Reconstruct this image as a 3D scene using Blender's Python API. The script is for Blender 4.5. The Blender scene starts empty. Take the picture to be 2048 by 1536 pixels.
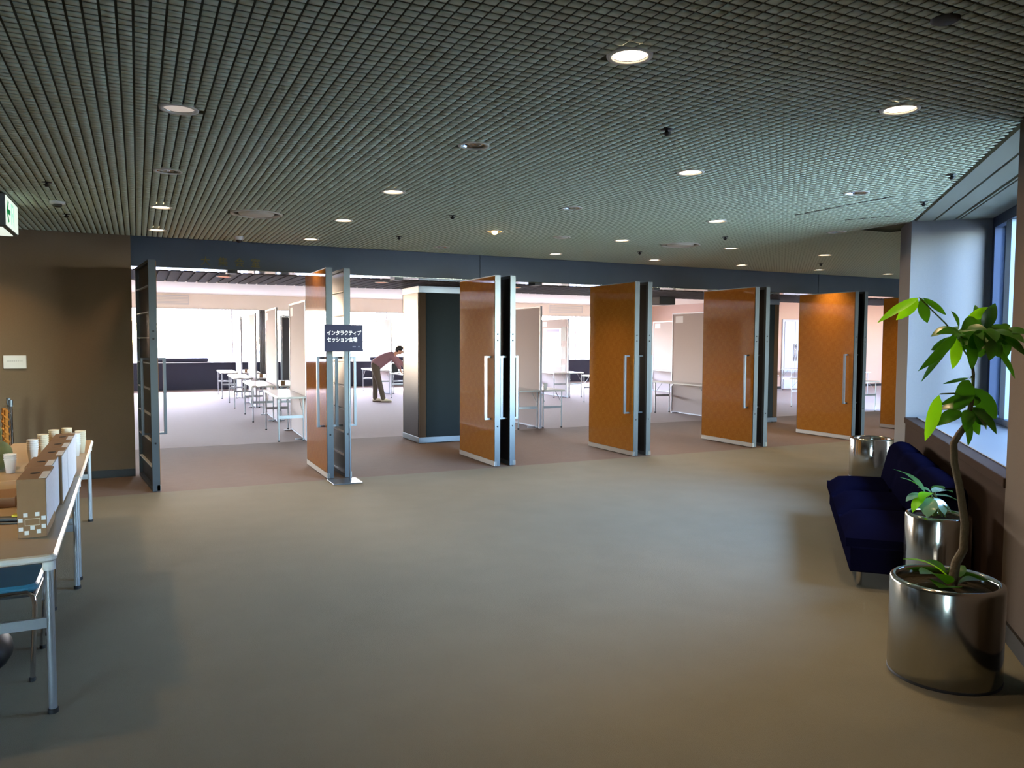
import bpy, bmesh, math, random
import numpy as np
from mathutils import Vector, Matrix

random.seed(7)
SC = bpy.context.scene
COL = SC.collection
R = math.radians
PI = math.pi

# ------------------------------------------------------------------ camera
F_PX = 1545.0
PITCH, ROLL, YAW = 0.0563, 0.0044, 0.4512
EYE = 1.62
_fh = Vector((math.sin(YAW), math.cos(YAW), 0))
_r = Vector((math.cos(YAW), -math.sin(YAW), 0))
_u = Vector((0, 0, 1))
_fw = math.cos(PITCH) * _fh - math.sin(PITCH) * _u
_c = math.sin(PITCH) * _fh + math.cos(PITCH) * _u
_right = _r * math.cos(ROLL) + _c * math.sin(ROLL)
_up = _c * math.cos(ROLL) - _r * math.sin(ROLL)
cam_d = bpy.data.cameras.new('camera')
cam = bpy.data.objects.new('camera', cam_d)
COL.objects.link(cam)
cam_d.sensor_width = 36.0
cam_d.lens = F_PX / 2048 * 36.0
cam_d.clip_start = 0.05
cam_d.clip_end = 300
m = Matrix((_right, _up, -_fw)).transposed().to_4x4()
m.translation = (0, 0, EYE)
cam.matrix_world = m
SC.camera = cam

# ------------------------------------------------------------------ world, exposure
SC.view_settings.view_transform = 'Standard'
SC.view_settings.look = 'None'
SC.view_settings.gamma = 1.0
SC.view_settings.use_curve_mapping = False
SC.view_settings.exposure = 0.10
W = bpy.data.worlds.new('sky')
SC.world = W
W.use_nodes = True
nt = W.node_tree
nt.nodes.clear()
wo = nt.nodes.new('ShaderNodeOutputWorld')
bg = nt.nodes.new('ShaderNodeBackground')
sky = nt.nodes.new('ShaderNodeTexSky')
sky.sky_type = 'NISHITA'
sky.sun_disc = False
sky.sun_elevation = R(36)
sky.sun_rotation = R(8)          # the sun stands beyond the hall's far windows
sky.air_density = 1.0
sky.dust_density = 1.0
sky.ozone_density = 2.5
bg.inputs['Strength'].default_value = 15.0
nt.links.new(sky.outputs[0], bg.inputs['Color'])
nt.links.new(bg.outputs[0], wo.inputs['Surface'])
SC.cycles.max_bounces = 10
SC.cycles.diffuse_bounces = 5
SC.cycles.glossy_bounces = 4
SC.cycles.transparent_max_bounces = 12
SC.cycles.sample_clamp_indirect = 8.0
SC.cycles.caustics_reflective = False
SC.cycles.caustics_refractive = False

LAMP_W = 9.0        # watts of each lit downlight
LAMP_COL = (1.0, 0.66, 0.34)
sun_d = bpy.data.lights.new('sun', 'SUN')
sun_d.energy = 22.0; sun_d.angle = R(0.6); sun_d.color = (1.0, 0.98, 0.95)
sun = bpy.data.objects.new('sun', sun_d); COL.objects.link(sun)
sun.rotation_euler = Vector((-math.sin(R(8)) * math.cos(R(36)), -math.cos(R(8)) * math.cos(R(36)), -math.sin(R(36)))).to_track_quat('-Z', 'Y').to_euler()

# portals: they add no light, they only guide sampling of the sky through the real windows
def portal(name, loc, rot, sx, sy):
    l = bpy.data.lights.new(name, 'AREA')
    l.shape = 'RECTANGLE'; l.size = sx; l.size_y = sy
    o = bpy.data.objects.new(name, l); COL.objects.link(o)
    o.location = loc; o.rotation_euler = rot
    l.cycles.is_portal = True
    return o

# ------------------------------------------------------------------ materials
def lin(c):
    return tuple(((x / 12.92) if x <= 0.04045 else ((x + 0.055) / 1.055) ** 2.4) for x in c)

def mat(name, col, rough=0.6, metal=0.0, noise=0.0, nscale=20.0, bump=0.0, bscale=200.0, spec=0.5, coat=0.0, coat_r=0.1, stretch=None, aniso=0.0, col2=None):
    M = bpy.data.materials.new(name)
    M.use_nodes = True
    t = M.node_tree
    b = t.nodes['Principled BSDF']
    b.inputs['Roughness'].default_value = rough
    b.inputs['Metallic'].default_value = metal
    b.inputs['Specular IOR Level'].default_value = spec
    b.inputs['Coat Weight'].default_value = coat
    b.inputs['Coat Roughness'].default_value = coat_r
    b.inputs['Anisotropic'].default_value = aniso
    b.inputs['Base Color'].default_value = (*col, 1)
    tc = None
    if noise or bump:
        tc = t.nodes.new('ShaderNodeTexCoord')
        mp = t.nodes.new('ShaderNodeMapping')
        t.links.new(tc.outputs['Object'], mp.inputs['Vector'])
        if stretch: mp.inputs['Scale'].default_value = stretch
    if noise:
        n = t.nodes.new('ShaderNodeTexNoise')
        n.inputs['Scale'].default_value = nscale
        n.inputs['Detail'].default_value = 5
        t.links.new(mp.outputs[0], n.inputs['Vector'])
        mx = t.nodes.new('ShaderNodeMix'); mx.data_type = 'RGBA'
        c2 = col2 if col2 else tuple(max(0, x * (1 - noise)) for x in col)
        c1 = col if col2 else tuple(min(1, x * (1 + noise)) for x in col)
        mx.inputs[6].default_value = (*c1, 1); mx.inputs[7].default_value = (*c2, 1)
        t.links.new(n.outputs['Fac'], mx.inputs[0])
        t.links.new(mx.outputs[2], b.inputs['Base Color'])
    if bump:
        n2 = t.nodes.new('ShaderNodeTexNoise')
        n2.inputs['Scale'].default_value = bscale
        n2.inputs['Detail'].default_value = 3
        t.links.new(mp.outputs[0], n2.inputs['Vector'])
        bp = t.nodes.new('ShaderNodeBump')
        bp.inputs['Strength'].default_value = bump
        bp.inputs['Distance'].default_value = 0.01
        t.links.new(n2.outputs['Fac'], bp.inputs['Height'])
        t.links.new(bp.outputs[0], b.inputs['Normal'])
    return M

def emit(name, col, s):
    M = bpy.data.materials.new(name); M.use_nodes = True
    b = M.node_tree.nodes['Principled BSDF']
    b.inputs['Base Color'].default_value = (*[c_ * 0.5 for c_ in col], 1)
    b.inputs['Emission Color'].default_value = (*col, 1)
    b.inputs['Emission Strength'].default_value = s
    return M

def glass_mat(name, tint, refl=1.0):
    M = bpy.data.materials.new(name); M.use_nodes = True
    t = M.node_tree; t.nodes.clear()
    o = t.nodes.new('ShaderNodeOutputMaterial')
    tr = t.nodes.new('ShaderNodeBsdfTransparent'); tr.inputs[0].default_value = (*tint, 1)
    gl = t.nodes.new('ShaderNodeBsdfGlossy'); gl.inputs['Roughness'].default_value = 0.02
    fr = t.nodes.new('ShaderNodeFresnel'); fr.inputs[0].default_value = 1.22
    mx = t.nodes.new('ShaderNodeMixShader')
    t.links.new(fr.outputs[0], mx.inputs[0]); t.links.new(tr.outputs[0], mx.inputs[1]); t.links.new(gl.outputs[0], mx.inputs[2])
    t.links.new(mx.outputs[0], o.inputs[0])
    return M

def wood_weave(name, c1, c2):
    """glossy veneer laid in small woven squares"""
    M = bpy.data.materials.new(name); M.use_nodes = True
    t = M.node_tree; b = t.nodes['Principled BSDF']
    tc = t.nodes.new('ShaderNodeTexCoord')
    ck = t.nodes.new('ShaderNodeTexChecker'); ck.inputs['Scale'].default_value = 11.0
    t.links.new(tc.outputs['Object'], ck.inputs['Vector'])
    def grain(sc):
        mp = t.nodes.new('ShaderNodeMapping'); mp.inputs['Scale'].default_value = sc
        n = t.nodes.new('ShaderNodeTexNoise'); n.inputs['Scale'].default_value = 6.0; n.inputs['Detail'].default_value = 4
        t.links.new(tc.outputs['Object'], mp.inputs[0]); t.links.new(mp.outputs[0], n.inputs['Vector'])
        return n
    a, d = grain((4, 26, 3)), grain((4, 3, 26))
    mx = t.nodes.new('ShaderNodeMix'); mx.data_type = 'FLOAT'
    t.links.new(ck.outputs['Fac'], mx.inputs[0]); t.links.new(a.outputs['Fac'], mx.inputs[2]); t.links.new(d.outputs['Fac'], mx.inputs[3])
    ad = t.nodes.new('ShaderNodeMath'); ad.operation = 'MULTIPLY_ADD'
    ad.inputs[1].default_value = 0.07
    t.links.new(ck.outputs['Fac'], ad.inputs[0]); t.links.new(mx.outputs[0], ad.inputs[2])
    rp = t.nodes.new('ShaderNodeValToRGB')
    rp.color_ramp.elements[0].position = 0.3; rp.color_ramp.elements[0].color = (*c2, 1)
    rp.color_ramp.elements[1].position = 0.85; rp.color_ramp.elements[1].color = (*c1, 1)
    t.links.new(ad.outputs[0], rp.inputs[0]); t.links.new(rp.outputs[0], b.inputs['Base Color'])
    b.inputs['Roughness'].default_value = 0.6
    b.inputs['Specular IOR Level'].default_value = 0.0
    b.inputs['Coat Weight'].default_value = 0.8
    b.inputs['Coat Roughness'].default_value = 0.05
    return M

M = {}
M['carpet_lobby'] = mat('carpet_lobby', lin((0.46, 0.45, 0.39)), 0.95, noise=0.10, nscale=3.0, bump=0.5, bscale=260, spec=0.15)
M['carpet_brown'] = mat('carpet_brown', lin((0.45, 0.395, 0.355)), 0.95, noise=0.16, nscale=5.0, bump=0.5, bscale=220, spec=0.15, stretch=(1, 7, 1))
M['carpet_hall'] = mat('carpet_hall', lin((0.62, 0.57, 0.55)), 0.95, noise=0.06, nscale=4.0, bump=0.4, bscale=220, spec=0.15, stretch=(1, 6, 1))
M['pad'] = mat('ceiling_pad', lin((0.74, 0.78, 0.69)), 0.7)
M['plenum'] = mat('ceiling_plenum', lin((0.42, 0.44, 0.39)), 0.9)
M['ceil_plain'] = mat('ceiling_plain', lin((0.50, 0.51, 0.47)), 0.8)
M['wall_taupe'] = mat('wall_fabric_taupe', lin((0.42, 0.35, 0.27)), 0.92, noise=0.08, nscale=60, bump=0.25, bscale=300, spec=0.2)
M['wall_pier_daylit'] = mat('wall_pier_daylit_fabric', lin((0.44, 0.44, 0.45)), 0.9, noise=0.05, nscale=60, bump=0.2, bscale=300, spec=0.2)  # blue-grey tone puts the window daylight into the fabric colour
M['wall_near_dim'] = mat('wall_near_dimmed_fabric', lin((0.34, 0.30, 0.27)), 0.9, noise=0.05, nscale=60, bump=0.2, bscale=300, spec=0.2)  # same fabric as the far pier, darkened to stand for dimmer light
M['wall_cream'] = mat('wall_cream', lin((0.94, 0.90, 0.82)), 0.85)
M['wall_peach'] = mat('wall_peach', lin((0.78, 0.66, 0.58)), 0.85)
M['apron'] = mat('apron_brown', lin((0.22, 0.175, 0.155)), 0.95, noise=0.06, nscale=30, spec=0.03)
M['sill'] = mat('sill_stone', lin((0.44, 0.44, 0.45)), 0.35)
M['black_base'] = mat('baseboard_black', lin((0.08, 0.08, 0.08)), 0.5)
M['beam'] = mat('beam_blue_steel', lin((0.22, 0.255, 0.29)), 0.5, metal=0.0, spec=0.25, noise=0.10, nscale=4)
M['steel'] = mat('brushed_steel', lin((0.33, 0.35, 0.36)), 0.40, metal=0.8, noise=0.05, nscale=30, stretch=(40, 40, 1))
M['steel_soft'] = mat('satin_steel', lin((0.42, 0.44, 0.46)), 0.38, metal=0.9)
M['mirror_steel'] = mat('polished_steel', lin((0.86, 0.86, 0.84)), 0.09, metal=1.0)
M['chrome'] = mat('chrome', lin((0.85, 0.85, 0.86)), 0.08, metal=1.0)
M['chrome_soft'] = mat('planter_chrome', lin((0.72, 0.72, 0.70)), 0.14, metal=1.0, noise=0.05, nscale=6, stretch=(9, 9, 0.6))
M['wood'] = wood_weave('door_veneer', lin((0.68, 0.47, 0.19)), lin((0.58, 0.365, 0.125)))
M['door_dark'] = mat('door_dark_back', lin((0.10, 0.085, 0.085)), 0.3, noise=0.1, nscale=10, spec=0.35)
M['kick'] = mat('kick_plate', lin((0.72, 0.70, 0.66)), 0.4, metal=0.6)
M['green_black'] = mat('pillar_dark_panel', lin((0.085, 0.11, 0.115)), 0.7, noise=0.1, nscale=14, spec=0.15)
M['pillar_gloss'] = mat('pillar_gloss_side', lin((0.13, 0.12, 0.13)), 0.26, spec=0.3)
M['bronze'] = mat('bronze_strip', lin((0.26, 0.18, 0.10)), 0.6, spec=0.15)
M['navy'] = mat('navy_fabric', lin((0.05, 0.05, 0.125)), 0.98, noise=0.12, nscale=40, spec=0.0)
M['navy_wall'] = mat('navy_panelling', lin((0.13, 0.14, 0.22)), 0.7, noise=0.08, nscale=8)
M['win_frame'] = mat('window_frame_blue', lin((0.16, 0.21, 0.31)), 0.4, metal=0.3)
M['win_frame_lit'] = mat('window_mullion_daylit', lin((0.50, 0.58, 0.66)), 0.4, metal=0.3)  # frame blue made paler: daylight on the mullions is in the colour
M['win_alu'] = mat('window_frame_pale', lin((0.85, 0.86, 0.88)), 0.4)
M['glass'] = glass_mat('window_glass', (0.97, 0.98, 0.98))
M['glass_hall'] = glass_mat('hall_dimming_glass', (0.78, 0.76, 0.80))  # tint added to dim and cool the daylight entering the hall
M['tile_white'] = mat('white_cladding', lin((0.88, 0.88, 0.87)), 0.6)
M['ground'] = mat('ground_pale', lin((0.62, 0.61, 0.58)), 0.9)
M['table_top'] = mat('table_top_beige', lin((0.72, 0.64, 0.53)), 0.35, noise=0.03, nscale=20)
M['table_edge'] = mat('table_edge_pale', lin((0.80, 0.79, 0.76)), 0.45)
M['table_white'] = mat('table_top_white', lin((0.84, 0.83, 0.80)), 0.25)
M['table_leg'] = mat('table_leg_silver', lin((0.66, 0.68, 0.69)), 0.38, metal=0.75)
M['rubber'] = mat('black_rubber', lin((0.05, 0.05, 0.05)), 0.7)
M['panel_fabric'] = mat('display_board_fabric', lin((0.74, 0.69, 0.67)), 0.9, noise=0.04, nscale=90)
M['panel_frame'] = mat('display_board_frame', lin((0.70, 0.70, 0.72)), 0.5, metal=0.3)
M['paper'] = mat('white_paper', lin((0.92, 0.92, 0.92)), 0.7)
M['paper_grey'] = mat('grey_paper', lin((0.62, 0.62, 0.61)), 0.7)
M['paper_lilac'] = mat('lilac_print', lin((0.66, 0.64, 0.84)), 0.7)
M['card'] = mat('cardboard', lin((0.57, 0.44, 0.31)), 0.85, noise=0.06, nscale=30)
M['card_label'] = mat('printed_white_sheet', lin((0.86, 0.88, 0.92)), 0.6, noise=0.10, nscale=26, stretch=(1, 1, 2.2))
M['hole'] = mat('black_hole', (0.006, 0.005, 0.005), 0.9)
M['cup'] = mat('white_cup', lin((0.90, 0.89, 0.87)), 0.5)
M['cup_warm'] = mat('cream_cup', lin((0.88, 0.83, 0.72)), 0.5)
M['chair_blue'] = mat('teal_blue_vinyl', lin((0.20, 0.42, 0.50)), 0.38, coat=0.2)
M['black'] = mat('black_plastic', lin((0.05, 0.05, 0.06)), 0.45)
M['yellow'] = mat('yellow_plastic', lin((0.72, 0.66, 0.10)), 0.5)
M['olive'] = mat('olive_canvas', lin((0.40, 0.40, 0.22)), 0.9, noise=0.1, nscale=20, bump=0.3)
M['orange'] = mat('orange_rope', lin((0.66, 0.40, 0.10)), 0.8)
M['sign_navy'] = mat('sign_board_navy', lin((0.12, 0.12, 0.22)), 0.5, spec=0.2)
M['sign_text'] = mat('sign_letter_grey', lin((0.84, 0.83, 0.83)), 0.6)
M['sign_text_dim'] = mat('sign_letter_dim', lin((0.48, 0.49, 0.55)), 0.6)
M['gold'] = mat('gilt_letter', lin((0.40, 0.36, 0.14)), 0.35, metal=0.8)
M['exit_case'] = mat('exit_case', lin((0.25, 0.26, 0.24)), 0.5)
M['exit_face'] = emit('exit_sign_face', (0.90, 1.0, 0.88), 0.8)
M['exit_green'] = emit('exit_sign_green', (0.01, 0.42, 0.12), 0.35)
M['exit_pale'] = emit('exit_sign_pale_green', (0.45, 0.80, 0.60), 0.9)
M['lamp_on'] = emit('downlight_lit', (1.0, 0.80, 0.58), 9.0)
M['lamp_red'] = emit('downlight_orange', (1.0, 0.36, 0.20), 1.3)
M['lamp_added_glow'] = emit('downlight_added_glow', (1.0, 0.86, 0.76), 0.42)  # glow added to an unlit lens, standing for light its reflector catches
M['lamp_orange'] = emit('bulb_orange', (1.0, 0.55, 0.16), 14.0)
M['frost'] = mat('frosted_lens', lin((0.72, 0.71, 0.68)), 0.25, metal=0.5)
M['white_plastic'] = mat('white_plastic', lin((0.82, 0.82, 0.80)), 0.5)
M['vent'] = mat('vent_grey', lin((0.84, 0.83, 0.79)), 0.5)
M['vent_dark'] = mat('vent_dark', lin((0.22, 0.21, 0.18)), 0.6)
M['leaf'] = mat('leaf_green', lin((0.13, 0.31, 0.05)), 0.38, noise=0.25, nscale=9, coat=0.25, coat_r=0.25)
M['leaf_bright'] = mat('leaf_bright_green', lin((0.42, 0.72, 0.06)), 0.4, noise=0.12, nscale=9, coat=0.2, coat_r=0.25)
M['leaf_sheen_tint'] = mat('leaf_window_sheen_tint', lin((0.42, 0.58, 0.50)), 0.22, noise=0.2, nscale=12, coat=0.7, coat_r=0.12)  # pale colour stands for window reflections on green leaves
M['bark'] = mat('bark', lin((0.30, 0.26, 0.19)), 0.9, noise=0.25, nscale=40, bump=0.5, bscale=60)
M['stem'] = mat('stem_green', lin((0.32, 0.42, 0.16)), 0.6)
M['soil'] = mat('soil', lin((0.12, 0.10, 0.07)), 1.0, noise=0.3, nscale=60, bump=0.8, bscale=80)
M['skin'] = mat('skin', lin((0.80, 0.58, 0.48)), 0.6)
M['shirt'] = mat('shirt_rose', lin((0.56, 0.41, 0.43)), 0.85, noise=0.06, nscale=60)
M['trousers'] = mat('trousers_brown', lin((0.34, 0.29, 0.24)), 0.9, noise=0.08, nscale=60)
M['hair'] = mat('hair_black', lin((0.09, 0.08, 0.08)), 0.5)
M['shoe'] = mat('shoe_tan', lin((0.88, 0.82, 0.72)), 0.6)
M['sole'] = mat('shoe_sole', lin((0.35, 0.26, 0.20)), 0.7)
M['white_door'] = mat('white_door_paint', lin((0.84, 0.86, 0.90)), 0.45)
M['curtain'] = mat('curtain_grey', lin((0.50, 0.50, 0.49)), 0.9)
M['vest_ceiling'] = mat('vestibule_ceiling', lin((0.22, 0.195, 0.185)), 0.7)
M['hall_ceiling'] = mat('hall_ceiling', lin((0.85, 0.81, 0.73)), 0.85)
for k in ('leaf', 'leaf_bright', 'leaf_sheen_tint'):          # thin leaves let light through
    b = M[k].node_tree.nodes['Principled BSDF']
    t = M[k].node_tree
    tl = t.nodes.new('ShaderNodeBsdfTranslucent')
    tl.inputs[0].default_value = (*lin({'leaf': (0.30, 0.60, 0.05), 'leaf_bright': (0.62, 0.95, 0.08), 'leaf_sheen_tint': (0.40, 0.62, 0.35)}[k]), 1)
    mx = t.nodes.new('ShaderNodeMixShader'); mx.inputs[0].default_value = {'leaf': 0.22, 'leaf_bright': 0.5, 'leaf_sheen_tint': 0.12}[k]
    t.links.new(b.outputs[0], mx.inputs[1]); t.links.new(tl.outputs[0], mx.inputs[2])
    t.links.new(mx.outputs[0], t.nodes['Material Output'].inputs[0])

# ------------------------------------------------------------------ mesh helpers
class MB:
    def __init__(s): s.v = []; s.f = []; s.sm = []
    def add(s, vs, fs, smooth=False):
        o = len(s.v); s.v += [tuple(p) for p in vs]
        s.f += [tuple(i + o for i in f) for f in fs]; s.sm += [smooth] * len(fs)
        return s
    def box(s, x0, x1, y0, y1, z0, z1):
        v = [(x0, y0, z0), (x1, y0, z0), (x1, y1, z0), (x0, y1, z0), (x0, y0, z1), (x1, y0, z1), (x1, y1, z1), (x0, y1, z1)]
        return s.add(v, [(0, 3, 2, 1), (4, 5, 6, 7), (0, 1, 5, 4), (1, 2, 6, 5), (2, 3, 7, 6), (3, 0, 4, 7)])
    def rbox(s, x0, x1, y0, y1, z0, z1, r, seg=3):
        """box with vertical rounded corners and eased top/bottom edges"""
        e = min(r * 0.5, (z1 - z0) * 0.3)
        def ring(ins, z):
            out = []
            rr = max(r - ins, 1e-4)
            for cx, cy, a0 in ((x1 - r, y1 - r, 0), (x0 + r, y1 - r, 90), (x0 + r, y0 + r, 180), (x1 - r, y0 + r, 270)):
                for k in range(seg + 1):
                    a = R(a0 + 90 * k / seg); out.append((cx + rr * math.cos(a), cy + rr * math.sin(a), z))
            return out
        rings = [ring(e, z0), ring(0, z0 + e), ring(0, z1 - e), ring(e, z1)]
        n = len(rings[0]); vs = sum(rings, [])
        fs = [tuple(range(n - 1, -1, -1)), tuple(range(3 * n, 4 * n))]
        for k in range(3):
            for i in range(n):
                j = (i + 1) % n; fs.append((k * n + i, k * n + j, (k + 1) * n + j, (k + 1) * n + i))
        return s.add(vs, fs)
    def prism(s, poly, z0, z1):
        n = len(poly)
        vs = [(x, y, z0) for x, y in poly] + [(x, y, z1) for x, y in poly]
        fs = [tuple(range(n - 1, -1, -1)), tuple(range(n, 2 * n))] + [(i, (i + 1) % n, n + (i + 1) % n, n + i) for i in range(n)]
        return s.add(vs, fs)
    def tube(s, pts, rad, n=8, caps=True, smooth=True):
        P = [Vector(p) for p in pts]; rs = rad if isinstance(rad, (list, tuple)) else [rad] * len(P)
        up = None; vs = []; fs = []
        for i, p in enumerate(P):
            d = (P[min(i + 1, len(P) - 1)] - P[max(i - 1, 0)]).normalized()
            if up is None:
                a = Vector((0, 0, 1)) if abs(d.z) < 0.9 else Vector((1, 0, 0)); up = (a - d * a.dot(d)).normalized()
            else:
                up = (up - d * up.dot(d)).normalized()
            sd = d.cross(up)
            for k in range(n):
                an = 2 * PI * k / n; vs.append(p + (up * math.cos(an) + sd * math.sin(an)) * rs[i])
        for i in range(len(P) - 1):
            for k in range(n):
                fs.append((i * n + k, i * n + (k + 1) % n, (i + 1) * n + (k + 1) % n, (i + 1) * n + k))
        s.add(vs, fs, smooth)
        if caps:
            s.add(vs[:n], [tuple(range(n - 1, -1, -1))]); s.add(vs[-n:], [tuple(range(n))])
        return s
    def lathe(s, prof, n=24, c=(0, 0, 0), smooth=True, close=False):
        vs = []; fs = []
        for r, z in prof:
            for k in range(n):
                a = 2 * PI * k / n; vs.append((c[0] + r * math.cos(a), c[1] + r * math.sin(a), c[2] + z))
        m_ = len(prof)
        for i in range(m_ - 1 + (1 if close else 0)):
            for k in range(n):
                i2 = (i + 1) % m_
                fs.append((i * n + k, i * n + (k + 1) % n, i2 * n + (k + 1) % n, i2 * n + k))
        return s.add(vs, fs, smooth)
    def disc(s, r, z, n=24, c=(0, 0), down=False):
        vs = [(c[0] + r * math.cos(2 * PI * k / n), c[1] + r * math.sin(2 * PI * k / n), z) for k in range(n)]
        return s.add(vs, [tuple(range(n - 1, -1, -1)) if down else tuple(range(n))])
    def ball(s, c, rx, ry, rz, n=14, mm=8):
        vs = []; fs = []
        for i in range(mm + 1):
            t = PI * i / mm
            for k in range(n):
                a = 2 * PI * k / n; vs.append((c[0] + rx * math.sin(t) * math.cos(a), c[1] + ry * math.sin(t) * math.sin(a), c[2] + rz * math.cos(t)))
        for i in range(mm):
            for k in range(n):
                fs.append((i * n + k, (i + 1) * n + k, (i + 1) * n + (k + 1) % n, i * n + (k + 1) % n))
        return s.add(vs, fs, True)
    def mesh(s, name, mt):
        me = bpy.data.meshes.new(name)
        me.from_pydata(s.v, [], s.f); me.update()
        me.polygons.foreach_set('use_smooth', s.sm)
        if mt: me.materials.append(mt)
        return me
    def build(s, name, mt, parent=None, bevel=0.0, loc=None, rot=None, seg=2):
        o = bpy.data.objects.new(name, s.mesh(name, mt)); COL.objects.link(o)
        if parent: o.parent = parent
        if loc: o.location = loc
        if rot: o.rotation_euler = rot
        if bevel:
            b = o.modifiers.new('edge', 'BEVEL'); b.width = bevel; b.segments = seg; b.limit_method = 'ANGLE'
        return o

def box(name, mt, x0, x1, y0, y1, z0, z1, parent=None, bevel=0.0, **k):
    return MB().box(x0, x1, y0, y1, z0, z1).build(name, mt, parent, bevel, **k)
def tag(o, label=None, cat=None, group=None, kind=None):
    if label: o['label'] = label
    if cat: o['category'] = cat
    if group: o['group'] = group
    if kind: o['kind'] = kind
    return o
def empty(name, loc=(0, 0, 0), rz=0.0):
    o = bpy.data.objects.new(name, None); COL.objects.link(o)
    o.location = loc; o.rotation_euler = (0, 0, rz); o.empty_display_size = 0.1
    return o
def inst(name, me, parent=None, loc=(0, 0, 0), rot=(0, 0, 0)):
    o = bpy.data.objects.new(name, me); COL.objects.link(o)
    if parent: o.parent = parent
    o.location = loc; o.rotation_euler = rot
    return o
def struct(o, label):
    return tag(o, label, kind='structure')
def copy_tree(o, parent=None):
    c = o.copy(); COL.objects.link(c); c.parent = parent
    for ch in list(o.children): copy_tree(ch, c)
    return c
def text_mesh(s, size, thick=0.002, off=0.0, align='LEFT', sx=1.0):
    cu = bpy.data.curves.new('lettering', 'FONT')
    cu.body = s; cu.size = size; cu.extrude = thick; cu.offset = off; cu.align_x = align; cu.resolution_u = 3
    o = bpy.data.objects.new('lettering', cu); COL.objects.link(o)
    bpy.context.view_layer.update()
    dg = bpy.context.evaluated_depsgraph_get()
    me = bpy.data.meshes.new_from_object(o.evaluated_get(dg))
    bpy.data.objects.remove(o)
    me.materials.clear()
    return me

# ------------------------------------------------------------------ plan constants
H = 2.815            # lobby ceiling
WY = 10.10           # door wall plane
VZ = 2.474           # underside of the beam and vestibule ceiling
NC = 1.20            # window wall: distance along n from the camera
CR = R(-45)          # frame of the window wall: local x = n (outward), local y = c (along)
def nc(n, c):        # window-wall frame to world
    s = math.sqrt(0.5); return (n * s + c * s, -n * s + c * s)

# ================================================================== SETTING
struct(box('floor', M['carpet_lobby'], -7, 16, -4.2, 8.9, -0.12, 0), 'olive beige carpet of the lobby floor')
struct(box('floor_entrance', M['carpet_brown'], -7, 16, 8.9, 12.5, -0.12, 0.0), 'brown streaked carpet strip under the open doors')
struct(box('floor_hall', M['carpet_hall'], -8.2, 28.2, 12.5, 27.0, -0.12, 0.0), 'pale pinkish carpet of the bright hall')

# lobby ceiling: a dark slab with rows of square pads hung below it
CP = 0.0558
lamps = {}
LX = [0.22 + 1.668 * i for i in range(8)] + [-1.448]
LY = [2.775, 4.45, 6.11, 7.79, 9.42]
LIT = {(1, 0), (2, 0), (2, 1), (3, 2), (4, 3), (5, 4), (5, 3), (6, 4), (7, 4), (1, 2), (1, 3), (1, 4), (3, 4), (0, 3), (0, 4), (4, 4), (3, 3), (6, 3)}
OFF = {(0, 1), (0, 2), (1, 1), (2, 2), (2, 4), (3, 1), (4, 2)}
BULB = {(2, 3)}
LIT |= {(8, 1), (8, 2), (8, 3), (8, 4)}      # the next column of the grid, just left of the frame
VENTS = [(1.05, 7.78, 0.24), (6.1, 7.80, 0.24), (4.44, 7.86, 0.10)]
circ = [(LX[i], LY[j], 0.10) for i, j in LIT | OFF | BULB] + [(x, y, r + 0.01) for x, y, r in VENTS]
ceil = MB().prism([(-7, -4.2), (-2.55, -4.2)] + [nc(1.22, -3.9), nc(1.22, 8.66), (7.05, 5.2), nc(1.22, 9.35), (16, -2.0), (16, 10.12), (-7, 10.12)], H + 0.035, H + 0.12).build('ceiling', M['plenum'])
struct(ceil, 'grey grid ceiling of the lobby with square raised pads')
box('plain_panel', M['ceil_plain'], -6.9, -1.62, -4.1, 10.08, H, H + 0.034, ceil)
MB().prism([(-1.6, -4.1), (-2.6, -4.1), nc(1.2, -3.3), nc(1.2, 0.85), (-1.6, 0.45)][::-1], H, H + 0.034).build('plain_panel', M['ceil_plain'], ceil)
PX, PY = 0.0232, 0.0210
pv = np.array([(-PX, -PY, 0), (PX, -PY, 0), (PX, PY, 0), (-PX, PY, 0), (-PX, -PY, .004), (PX, -PY, .004), (PX, PY, .004), (-PX, PY, .004)])
pf = np.array([(0, 3, 2, 1), (4, 5, 6, 7), (0, 1, 5, 4), (1, 2, 6, 5), (2, 3, 7, 6), (3, 0, 4, 7)])
strip_cache = {}
nstrip = 0
xs = np.arange(-1.58, 13.45, CP)
for X in xs:
    y0 = 0.55
    if X + 0.04 > 0.55 + 1.72: y0 = X + 0.04 - 1.72
    if X > 7.0: y0 = max(13.22 - X - 0.04, 2.2) if X > 7.43 else 5.9
    k0 = math.ceil((y0 - 0.55) / CP); k1 = int((10.05 - 0.55) / CP)
    ks = []
    for k in range(k0, k1 + 1):
        y = 0.55 + k * CP
        if any((X - a) ** 2 + (y - b) ** 2 < (r - 0.002) ** 2 for a, b, r in circ): continue
        ks.append(k)
    key = tuple(ks)
    me = strip_cache.get(key)
    if me is None:
        n = len(ks)
        offs = np.zeros((n, 1, 3)); offs[:, 0, 1] = 0.55 + np.array(ks) * CP
        V = (pv[None] + offs).reshape(-1, 3)
        Fc = (pf[None] + (np.arange(n) * 8)[:, None, None]).reshape(-1, 4)
        me = bpy.data.meshes.new('pad_strip')
        me.vertices.add(len(V)); me.vertices.foreach_set('co', V.astype(np.float32).ravel())
        me.loops.add(Fc.size); me.loops.foreach_set('vertex_index', Fc.ravel().astype(np.int32))
        me.polygons.add(len(Fc)); me.polygons.foreach_set('loop_start', (np.arange(len(Fc)) * 4).astype(np.int32))
        me.update(calc_edges=True); me.materials.append(M['pad'])
        strip_cache[key] = me
    inst('pad_strip', me, ceil, (X, 0, H))

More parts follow.
